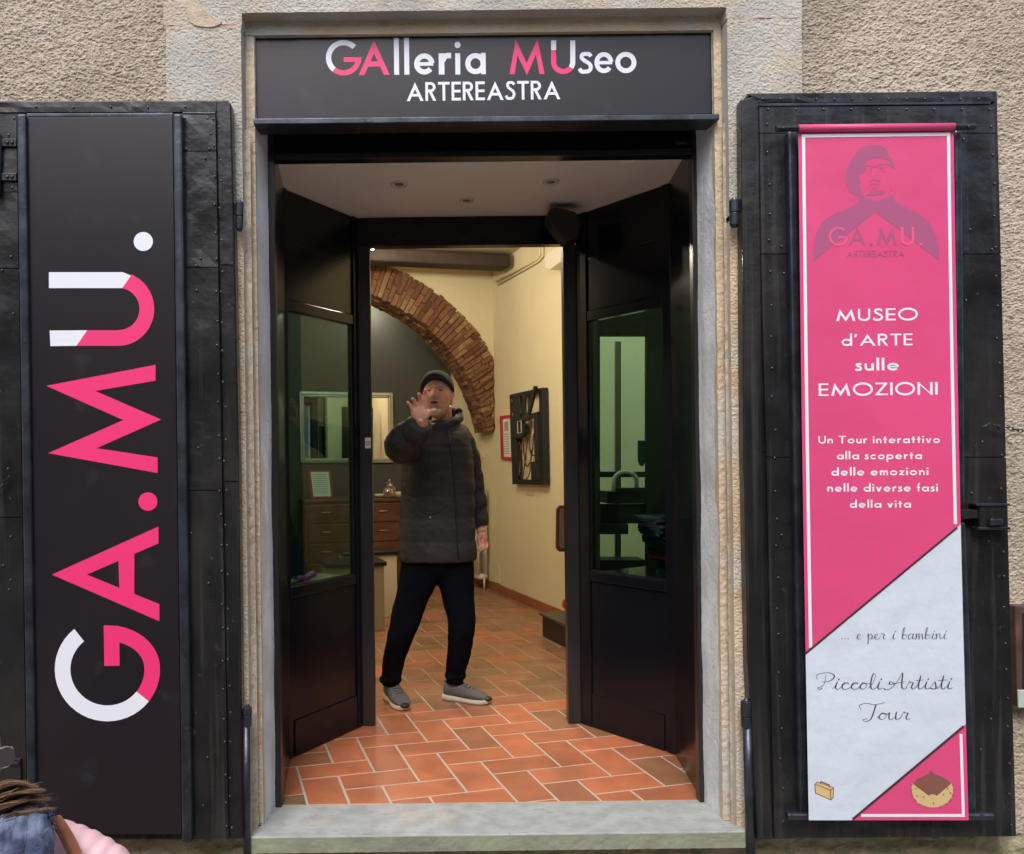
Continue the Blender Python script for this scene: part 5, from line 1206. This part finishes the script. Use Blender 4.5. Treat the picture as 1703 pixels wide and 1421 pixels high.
# face details
def hl(x, y, z): return hc + HM @ Vector((x, y, z))
MB().ball(hl(0, -.0985, -.051), (.0215, .008, .0062), 14, 8, M=HM).build('mouth', mat('open_mouth_dark', (.05, .012, .012), .6), man, smooth=True)
for sx_ in (-1, 1): MB().ball(hl(sx_ * .031, -.0835, .0185), (.0115, .005, .0026), 12, 8, M=HM).build('eye', mat('narrow_eye', (.05, .03, .025), .3), man, smooth=True); 
for sx_ in (-1, 1): MB().tube([hl(sx_ * .014, -.099, .036), hl(sx_ * .032, -.097, .042), hl(sx_ * .050, -.080, .036)], [.003, .0042, .002], 6).build('eyebrow', beardm, man, smooth=True)
q = MB(); q.ball(hl(0, -.090, -.100), (.030, .019, .022), 18, 12, M=HM); q.ball(hl(-.024, -.076, -.092), (.014, .014, .014), 12, 8, M=HM); q.ball(hl(.024, -.076, -.092), (.014, .014, .014), 12, 8, M=HM)
remesh('beard', q, .003, beardm, man, 2, disp=lambda co: .0022 * fbm(co[:, 0] * 220, co[:, 2] * 160, 4, 2))
q = MB()
for sx_ in (-1, 1): q.tube([hl(sx_ * .072, .01, .045), hl(sx_ * .074, .03, .01), hl(sx_ * .064, .055, -.03)], [.008, .012, .010], 8)
q.ball(hl(0, .04, -.0), (.068, .062, .06), 16, 10, M=HM); q.build('hair', beardm, man, smooth=True)
# flat cap
CT = Matrix.Rotation(R(-21), 3, 'X')
def cl_(x, y, z): return hc + HM @ (CT @ Vector((x, y, z - .012)) + Vector((0, 0, .012)))
q = MB(); nu, nv = 36, 14; V = []; Fc = []
for j in range(nv + 1):
    t = j / nv
    for i in range(nu):
        ph = 2 * math.pi * i / nu; x, y = math.cos(ph), math.sin(ph)
        rr_ = math.sin(t * math.pi / 2) ** .72; z = .072 * math.cos(t * math.pi / 2) ** .75 + .062 - .026 * abs(x) ** 2.5 * t ** 2
        bx = .091 * rr_; by = (.128 if y < 0 else .108) * rr_
        V.append(cl_(x * bx, y * by - .006, z - .012 * (y < 0) * (-y) * rr_ * 2 + .012 * (y > 0) * y * (1 - t) - .022 * max(0, y) * t))
    if j < nv: Fc += [(j * nu + i, (j + 1) * nu + i, (j + 1) * nu + (i + 1) % nu, j * nu + (i + 1) % nu) for i in range(nu)]
b = len(V); 
for i in range(nu): V.append(V[nv * nu + i] * .12 + cl_(0, .0, .058) * .88)
Fc += [(nv * nu + i, b + i, b + (i + 1) % nu, nv * nu + (i + 1) % nu) for i in range(nu)]
q.add(V, Fc); cap_ = q.build('flat_cap', capm, man, smooth=True)
V = []; Fc = []; nb = 16
for j, (ex, dz) in enumerate([(0, 0), (.016, -.002), (.032, -.010), (.030, -.016), (0, -.008)]):
    for i in range(nb + 1):
        a = R(200 + 140 * i / nb); k_ = math.sin(math.pi * i / nb) ** .6
        V.append(cl_(math.cos(a) * (.082 + ex * .15), math.sin(a) * (.118 + ex * k_) + .002, .056 + dz * k_ + .004))
for j in range(4):
    for i in range(nb): a = j * (nb + 1) + i; Fc.append((a, a + 1, a + nb + 2, a + nb + 1))
mesh('peak', V, Fc, capm, cap_, smooth=True)

# padded coat
seam = [704, 744, 785, 824, 861, 898, 932]
def bulge(y):
    for a, b in zip(seam[:-1], seam[1:]):
        if a <= y <= b: return math.sin(math.pi * (y - a) / (b - a)) ** .45
    return 0
prof = [(700, 708, 752), (706, 697, 765), (712, 684, 774), (722, 675, 781), (744, 670, 785), (785, 667, 788), (824, 666, 790), (861, 664, 790), (898, 662, 792), (932, 663, 794)]
def pr_at(y):
    for (y0, a0_, b0_), (y1, a1_, b1_) in zip(prof[:-1], prof[1:]):
        if y0 <= y <= y1: t = (y - y0) / (y1 - y0); return lerp(a0_, a1_, t), lerp(b0_, b1_, t)
    return prof[-1][1:]
def coat_pt(y, ph, add=0):
    a, b = pr_at(y); xc = (a + b) / 2; c = m_(xc, y); w_ = (b - a) / 2 * YM / F - .008 + .008 * bulge(y) + add
    dth = lerp(.085, .150, min(1, (y - 700) / 40)) - .008 + .008 * bulge(y) + add
    x, yy = math.cos(ph), math.sin(ph); e = .82
    return c + Vector((math.copysign(abs(x) ** e, x) * w_, math.copysign(abs(yy) ** e, yy) * dth, 0))
q = MB(); V = []; Fc = []; nu = 56; ys = [700 + 2.0 * i for i in range(117)]
for y in ys: V += [coat_pt(y, 2 * math.pi * i / nu) for i in range(nu)]
for j in range(len(ys) - 1): Fc += [(j * nu + i, j * nu + (i + 1) % nu, (j + 1) * nu + (i + 1) % nu, (j + 1) * nu + i) for i in range(nu)]
Fc.append(tuple(range(nu - 1, -1, -1))); n0 = (len(ys) - 1) * nu; Fc.append(tuple(n0 + i for i in range(nu))); q.add(V, Fc)
# sleeves
def sleeve(pts, rad, folds=7, amp=.006):
    P = cr([(*p, r_) for p, r_ in zip(pts, rad)], 14); N = len(P)
    q.tube([Vector(p[:3]) for p in P], [p[3] - amp + 2 * amp * abs(math.sin(math.pi * folds * i / N)) ** .5 for i, p in enumerate(P)], 20)
    q.ball(P[0][:3], rad[0], 14, 10)
sleeve([m_(693, 728, 4.57), m_(678, 735, 4.46), m_(670, 741, 4.32), m_(676, 733, 4.20), m_(691, 717, 4.11), m_(701, 703, 4.05)], [.085, .09, .092, .088, .072, .052], 4)
q.ball(m_(668, 744, 4.34), .088, 16, 12)
sleeve([m_(764, 726, 4.60), m_(776, 760, 4.65), m_(785, 800, 4.69), m_(793, 840, 4.69), m_(799, 876, 4.67)], [.068, .07, .062, .054, .042], 5)
# collar
P = [hc + Vector((.10 * math.cos(t) + .020, .095 * math.sin(t) + .055, -.128 + .028 * math.sin(t) + .022 * math.cos(t))) for t in [k_ * math.pi / 12 for k_ in range(24)]]
q.tube(P, .024, 12, closed=True)
P = [p + Vector((0, .0, .028)) for p in P]; q.tube(P[:13] + P[:0], .022, 12, cap=True)
def coatdisp(co): return .007 * fbm(co[:, 0] * 16 + co[:, 2] * 9, co[:, 2] * 24, 6, 3)
remesh('padded_coat', q, .0065, jackm, man, 1, disp=coatdisp)
# zip, seams, pocket
def on_coat(x, y, add):
    a, b = pr_at(y); xc = (a + b) / 2; w_ = (b - a) / 2; t = max(-1, min(1, (x - xc) / w_)); ph = -math.acos(math.copysign(abs(t) ** (1 / .82), t)); return coat_pt(y, ph, add)
zp = cr([(742, 712), (746, 735), (751, 770), (755, 820), (757, 860), (759, 900), (761, 931)], 8)
MB().tube([on_coat(x, y, .003) for x, y in zp], .0055, 8).build('zip', blk, man, smooth=True)
MB().tube([on_coat(x, y, .002) for x, y in cr([(716, 750), (712, 775), (706, 797)], 5)], .0035, 6).build('pocket_seam', blk, man, smooth=True)
MB().tube([on_coat(x, y, .002) for x, y in cr([(690, 838), (703, 848), (718, 851), (732, 846), (742, 838)], 5)], .0035, 6).build('pocket_seam', blk, man, smooth=True)
MB().ball(on_coat(715, 858, .006), (.006, .004, .006), 8, 6).build('snap', silver, man, smooth=True)
# trousers
def trouser(a):
    P = cr(a, 10); q.tube([Vector(p[:3]) for p in P], [p[3] for i, p in enumerate(P)], 20)
q = MB()
q.ball(m_(727, 930), (.185, .125, .12), 24, 16)
trouser([(*m_(701, 925), .105), (*m_(698, 955), .105), (*m_(684, 1000, 4.56), .088), (*m_(668, 1050, 4.55), .075), (*m_(657, 1090, 4.6), .064), (*m_(651, 1122, 4.63), .054), (*m_(649, 1136, 4.63), .050)])
trouser([(*m_(754, 925), .105), (*m_(757, 955), .105), (*m_(763, 1000, 4.56), .086), (*m_(768, 1045, 4.54), .074), (*m_(762, 1090, 4.6), .062), (*m_(758, 1117, 4.64), .055), (*m_(757, 1130, 4.64), .050)])
P = [m_(649, 1130, 4.63) + Vector((.052 * math.cos(t), .048 * math.sin(t), .004 * math.sin(3 * t))) for t in [k_ * math.pi / 8 for k_ in range(16)]]; q.tube(P, .011, 8, closed=True)
P = [m_(757, 1124, 4.64) + Vector((.052 * math.cos(t), .050 * math.sin(t), .004 * math.sin(3 * t))) for t in [k_ * math.pi / 8 for k_ in range(16)]]; q.tube(P, .011, 8, closed=True)
remesh('trousers', q, .007, trsm, man, 2, disp=lambda co: .010 * fbm(co[:, 0] * 9 + co[:, 2] * 5 + 3, co[:, 2] * 11 - co[:, 0] * 8, 16, 3))
for x_, y_, Y_ in ((650, 1128, 4.63), (757, 1124, 4.64)): MB().tube([m_(x_ + 1, y_ - 24, Y_), m_(x_, y_ - 14, Y_), m_(x_, y_ + 4, Y_), m_(x_ - 1, y_ + 12, Y_)], [.046, .0475, .0475, .047], 16).build('sock', trsm, man, smooth=True)
def shoe(heel, toe):
    heel, toe = Vector(heel), Vector(toe); d = (toe - heel); L = d.length; d.normalize(); s = Vector((-d.y, d.x, 0)); Z = Vector((0, 0, 1))
    def ringz(t, w, z0, z1, n=20, e=.75): return [heel + d * (t * L) + s * (math.copysign(abs(math.cos(a)) ** e, math.cos(a)) * w) + Z * ((z0 + z1) / 2 + math.copysign(abs(math.sin(a)) ** e, math.sin(a)) * (z1 - z0) / 2) for a in [2 * math.pi * k_ / n for k_ in range(n)]]
    def lo(rings): 
        V = []; Fc = []; n = 20
        for r_ in rings: V += r_
        for j in range(len(rings) - 1): Fc += [(j * n + i, j * n + (i + 1) % n, (j + 1) * n + (i + 1) % n, (j + 1) * n + i) for i in range(n)]
        Fc.append(tuple(range(n - 1, -1, -1))); Fc.append(tuple((len(rings) - 1) * n + i for i in range(n))); return V, Fc
    up = [(-.0, .022, .03, .07), (.03, .034, .024, .098), (.12, .040, .024, .112), (.24, .041, .024, .115), (.36, .042, .024, .104), (.50, .045, .024, .086), (.65, .048, .024, .072), (.80, .047, .024, .062), (.92, .036, .024, .050), (.985, .018, .026, .038)]
    u = MB(); u.add(*lo([ringz(*r_) for r_ in [tuple(p) for p in cr(up, 3)]]))
    so_ = [(-.03, .020, .0, .030), (.0, .036, .0, .034), (.15, .041, .0, .032), (.40, .038, .0, .028), (.65, .050, .0, .026), (.85, .046, .0, .028), (.97, .028, .004, .032), (1.01, .014, .010, .030)]
    w2 = MB(); w2.add(*lo([ringz(t, a, b, c, e=.45) for t, a, b, c in [tuple(p) for p in cr(so_, 3)]]))
    o = u.build('shoe', shoem, man, smooth=True); w2.build('sole', solem, o, smooth=True)
    l = MB()
    for k_ in range(5):
        t = .34 + .075 * k_; z = lerp(.104, .078, k_ / 4); l.tube([heel + d * (t * L) + s * a + Z * (z + .004 - abs(a) * .25) for a in (-.022, -.01, .0, .01, .022)], .0028, 6)
    l.build('laces', whitem if False else mat('grey_lace', (.2, .2, .22), .8), o, smooth=True)
    MB().ball(heel + d * (.97 * L) + Z * .03, (.028, .028, .014), 12, 8).build('toe_guard', blk, o, smooth=True)
    MB().tube([heel + d * (.02 * L) + Z * .098, heel + d * (.12 * L) + s * .035 + Z * .108, heel + d * (.30 * L) + s * .028 + Z * .112, heel + d * (.36 * L) + Z * .106, heel + d * (.30 * L) - s * .028 + Z * .112, heel + d * (.12 * L) - s * .035 + Z * .108], .008, 8, closed=True).build('collar', mat('blue_grey_lining', (.03, .04, .07), .9), o, smooth=True)
fA = m_(649, 1140, 4.68); shoe((fA.x - .01, 4.70, 0), (-.098, 4.45, 0))
fB = m_(755, 1135, 4.66); shoe((.118, 4.68, 0), (.352, 4.56, 0))

# passer-by at the lower left, seen from the street
wm = thing('person', (-1.23, 2.3, ST), 'passer-by in pale pink padded jacket with blue scarf and glasses at lower left', 'person')
YW = 2.3; w_ = lambda x, y, Y=YW: W(x, y, Y)
wc = w_(-50, 1268); WM = Matrix.Rotation(R(58), 3, 'Z') @ Matrix.Rotation(R(-4), 3, 'X')
q = MB(); head_mesh(q, wc, WM, .98)
limb(q, [w_(-55, 1320, 2.33), w_(-50, 1370, 2.34), w_(-45, 1420, 2.34)], [.05, .052, .07])
tx, tz = w_(-20, 1420).x, w_(-20, 1420).z
limb(q, [(tx, 2.36, tz), (tx, 2.38, tz - .25), (tx, 2.38, tz - .5), (tx, 2.36, tz - .62)], [.10, .12, .11, .12])
for s_ in (-1, 1):
    limb(q, [(tx + s_ * .17, 2.36, tz - .03), (tx + s_ * .24, 2.38, tz - .30), (tx + s_ * .25, 2.30, tz - .52), (tx + s_ * .25, 2.26, tz - .60)], [.05, .042, .032, .03])
    hb = Vector((tx + s_ * .25, 2.24, tz - .66)); q.ball(hb, (.022, .036, .042), 12, 8)
    for k_ in range(4): q.tube([hb + Vector((0, -.024 + .016 * k_, -.02)), hb + Vector((0, -.026 + .016 * k_, -.06)), hb + Vector((-.012 * s_, -.026 + .016 * k_, -.088 + .004 * abs(k_ - 1.5)))], [.0095, .0088, .007], 8)
    q.tube([hb + Vector((0, -.03, .0)), hb + Vector((0, -.05, -.03)), hb + Vector((0, -.052, -.055))], [.011, .010, .008], 8)
    limb(q, [(tx + s_ * .09, 2.36, tz - .62), (tx + s_ * .10, 2.34, -.55), (tx + s_ * .10, 2.38, ST + .09)], [.085, .06, .04])
    q.ball((tx + s_ * .10, 2.31, ST + .045), (.042, .12, .045), 14, 8)
remesh('body', q, .0055, skinw, wm, 2)
wh = lambda x, y, z: wc + WM @ Vector((x, y, z))
# glasses
gl_ = MB()
for s_ in (-1, 1):
    ct = wh(s_ * .033, -.108, .014); ring_ = [ct + WM @ Vector((.031 * math.cos(t), .006 * abs(math.cos(t)), .027 * math.sin(t))) for t in [k_ * math.pi / 10 for k_ in range(20)]]
    gl_.tube(ring_, .0028, 8, closed=True)
    gl_.tube([wh(s_ * .064, -.100, .022), wh(s_ * .080, -.07, .024), wh(s_ * .082, .01, .014)], .0026, 6)
gl_.tube([wh(-.006, -.114, .018), wh(.006, -.114, .018)], .002, 6)
go_ = gl_.build('glasses', silver, wm, smooth=True)
ln = MB()
for s_ in (-1, 1):
    ct = wh(s_ * .033, -.108, .014); ln.prism([ct + WM @ Vector((.030 * math.cos(t), -.001, .026 * math.sin(t))) for t in [k_ * math.pi / 10 for k_ in range(20)]], [ct + WM @ Vector((.030 * math.cos(t), .001, .026 * math.sin(t))) for t in [k_ * math.pi / 10 for k_ in range(20)]])
ln.build('lenses', mat('sunglass_lens', (.07, .05, .06), .1), go_)
# hair: cap plus windblown strands
q = MB(); q.ball(wh(0, .022, .025), (.088, .098, .108), 24, 16, M=WM); q.ball(w_(-75, 1340, 2.36), (.10, .08, .11), 18, 12)
hr = q.build('hair', hairm, wm, smooth=True); q = MB()
locks = [((-30, 1322), (14, 1305), (48, 1303)), ((-30, 1330), (20, 1310), (64, 1307)), ((-25, 1338), (22, 1318), (74, 1313)), ((-25, 1345), (28, 1325), (70, 1324)), ((-20, 1352), (30, 1336), (84, 1329)), ((-20, 1358), (32, 1343), (76, 1338)),
         ((-20, 1366), (34, 1352), (92, 1345)), ((-20, 1372), (30, 1360), (80, 1352)), ((-20, 1380), (26, 1370), (66, 1360)), ((-20, 1388), (20, 1381), (52, 1370)), ((-30, 1334), (8, 1322), (34, 1310)), ((-20, 1362), (20, 1350), (58, 1346)), ((-20, 1375), (14, 1366), (44, 1362)), ((-20, 1394), (10, 1388), (36, 1380)), ((-20, 1348), (14, 1340), (50, 1330))]
for a_, b_, c_ in locks:
    dd = random.uniform(-.03, .03); cu_ = random.uniform(-5, 5)
    for i in range(130):
        e_ = lambda s_: random.gauss(0, s_)
        ox, oy = e_(3), e_(3.4); k_ = random.uniform(.72, 1.0); tipx, tipy = lerp(b_[0], c_[0], k_) + e_(2.2), lerp(b_[1], c_[1], k_) + e_(1.6) + cu_ * (k_ - .8)
        if random.random() < .05: tipx += random.uniform(0, 12); tipy += random.uniform(-10, 5)
        d0 = 2.24 + dd + e_(.012)
        P = [(*w_(a_[0] - 30, a_[1] + oy, d0), .0011), (*w_(a_[0] + ox, a_[1] + oy, d0), .0012), (*w_(b_[0] + ox * .6, b_[1] + oy * .8 + cu_ * .5, d0 - .01), .0011), (*w_(tipx, tipy, d0), .0002)]
        P = cr(P, 5); q.tube([Vector(p[:3]) for p in P], [max(.0002, p[3]) for p in P], 4, cap=False)
tag(q.build('windblown_hair', hairm, hr, smooth=True), kind='stuff')
# jacket
q = MB()
def wsl(pts, rad, folds, amp):
    P = cr([(*p, r_) for p, r_ in zip(pts, rad)], 14); N = len(P); q.tube([Vector(p[:3]) for p in P], [p[3] - amp + 2 * amp * abs(math.sin(math.pi * folds * i / N + .5)) ** .6 for i, p in enumerate(P)], 22); q.ball(P[0][:3], rad[0], 14, 10)
wsl([w_(40, 1400, 2.34), w_(100, 1412, 2.34), w_(150, 1432, 2.34), w_(190, 1466, 2.34), w_(215, 1540, 2.34), w_(225, 1640, 2.30), w_(225, 1780, 2.26)], [.07, .072, .070, .074, .078, .070, .06], 15, .004)
wsl([w_(-80, 1412, 2.34), w_(-150, 1424, 2.34), w_(-210, 1460, 2.34), w_(-240, 1560, 2.34), w_(-240, 1760, 2.28)], [.07, .072, .075, .075, .06], 18, .0035)
V = []; Fc = []; nu = 40; zz = [tz + .02 - i * .012 for i in range(56)]
for i, z in enumerate(zz):
    k_ = min(1, .55 + i * .07); b_ = .006 * abs(math.sin(i * .5)); V += [Vector((tx + (.20 * k_ + b_) * math.cos(a), 2.37 + (.135 * k_ + b_) * math.sin(a), z)) for a in [2 * math.pi * j / nu for j in range(nu)]]
for j in range(len(zz) - 1): Fc += [(j * nu + i, (j + 1) * nu + i, (j + 1) * nu + (i + 1) % nu, j * nu + (i + 1) % nu) for i in range(nu)]
Fc.append(tuple(range(nu))); n0 = (len(zz) - 1) * nu; Fc.append(tuple(n0 + i for i in range(nu - 1, -1, -1))); q.add(V, Fc)
remesh('padded_jacket', q, .006, pinkj, wm, 1, disp=lambda co: .004 * fbm(co[:, 0] * 25, co[:, 2] * 25, 9, 3))
q = MB()
for s_ in (-1, 1): limb(q, [(tx + s_ * .09, 2.37, tz - .60), (tx + s_ * .10, 2.35, -.55), (tx + s_ * .10, 2.38, ST + .10)], [.11, .08, .06])
q.ball((tx, 2.37, tz - .62), (.17, .12, .10), 16, 10); remesh('trousers', q, .009, denim, wm, 2)
# scarf
q = MB()
def sc_(pts, rad, fl=.6): P = cr([(*p, r_) for p, r_ in zip(pts, rad)], 8); q.tube([Vector(p[:3]) for p in P], [p[3] for p in P], 16, sx=fl)
sc_([w_(-60, 1392, 2.25), w_(0, 1392, 2.20), w_(45, 1375, 2.22), w_(66, 1362, 2.28), w_(60, 1350, 2.36)], [.045, .05, .052, .042, .02]); sc_([w_(58, 1362, 2.20), w_(64, 1395, 2.17), w_(58, 1440, 2.16), w_(55, 1500, 2.18)], [.03, .05, .055, .05]); sc_([w_(38, 1366, 2.19), w_(36, 1400, 2.16), w_(34, 1450, 2.16)], [.03, .035, .035])
sc_([w_(-50, 1400, 2.2), w_(5, 1412, 2.17), w_(15, 1450, 2.17)], [.04, .04, .04])
def scd(co): return .008 - .030 * np.abs(fbm(co[:, 0] * 34 + co[:, 2] * 10, co[:, 2] * 9 - co[:, 0] * 6, 33, 2)) + .005 * fbm(co[:, 0] * 60, co[:, 2] * 60, 3, 2) + .0015 * fbm(co[:, 0] * 260, co[:, 2] * 260, 3, 1)
so2 = remesh('scarf', q, .004, denim, wm, 1, disp=scd)
q = MB()
for i in range(110):
    x, y = random.choice([(lerp(48, 90, random.random()), lerp(1362, 1350, random.random())), (random.uniform(82, 90), random.uniform(1350, 1385)), (random.uniform(60, 84), random.uniform(1346, 1362))])
    a = random.uniform(0, 6.28); d = random.uniform(3, 9); q.tube([w_(x, y, 2.20), w_(x + d * .6 * math.cos(a), y + d * .5 * math.sin(a), 2.19), w_(x + d * math.cos(a + .6), y + d * math.sin(a + .6), 2.20)], .0009, 3, cap=False)
tag(q.build('frayed_threads', denim, so2), kind='stuff')
q = MB(); P = cr([(86, 1362), (98, 1378), (112, 1402), (124, 1430), (130, 1470)], 6)
V = []; 
for x, y in P: c = w_(x, y, 2.26 - .004 * (y - 1362) / 20); V += [c + Vector((-.020, .006, 0)), c + Vector((.0, -.003, .004)), c + Vector((.022, .004, .010)), c + Vector((.0, .012, 0))]
Fc = []
for j in range(len(P) - 1): Fc += [(j * 4 + i, j * 4 + (i + 1) % 4, (j + 1) * 4 + (i + 1) % 4, (j + 1) * 4 + i) for i in range(4)]
Fc += [(0, 3, 2, 1)]; mesh('shoulder_strap', V, Fc, leather, wm, bevel=.002)
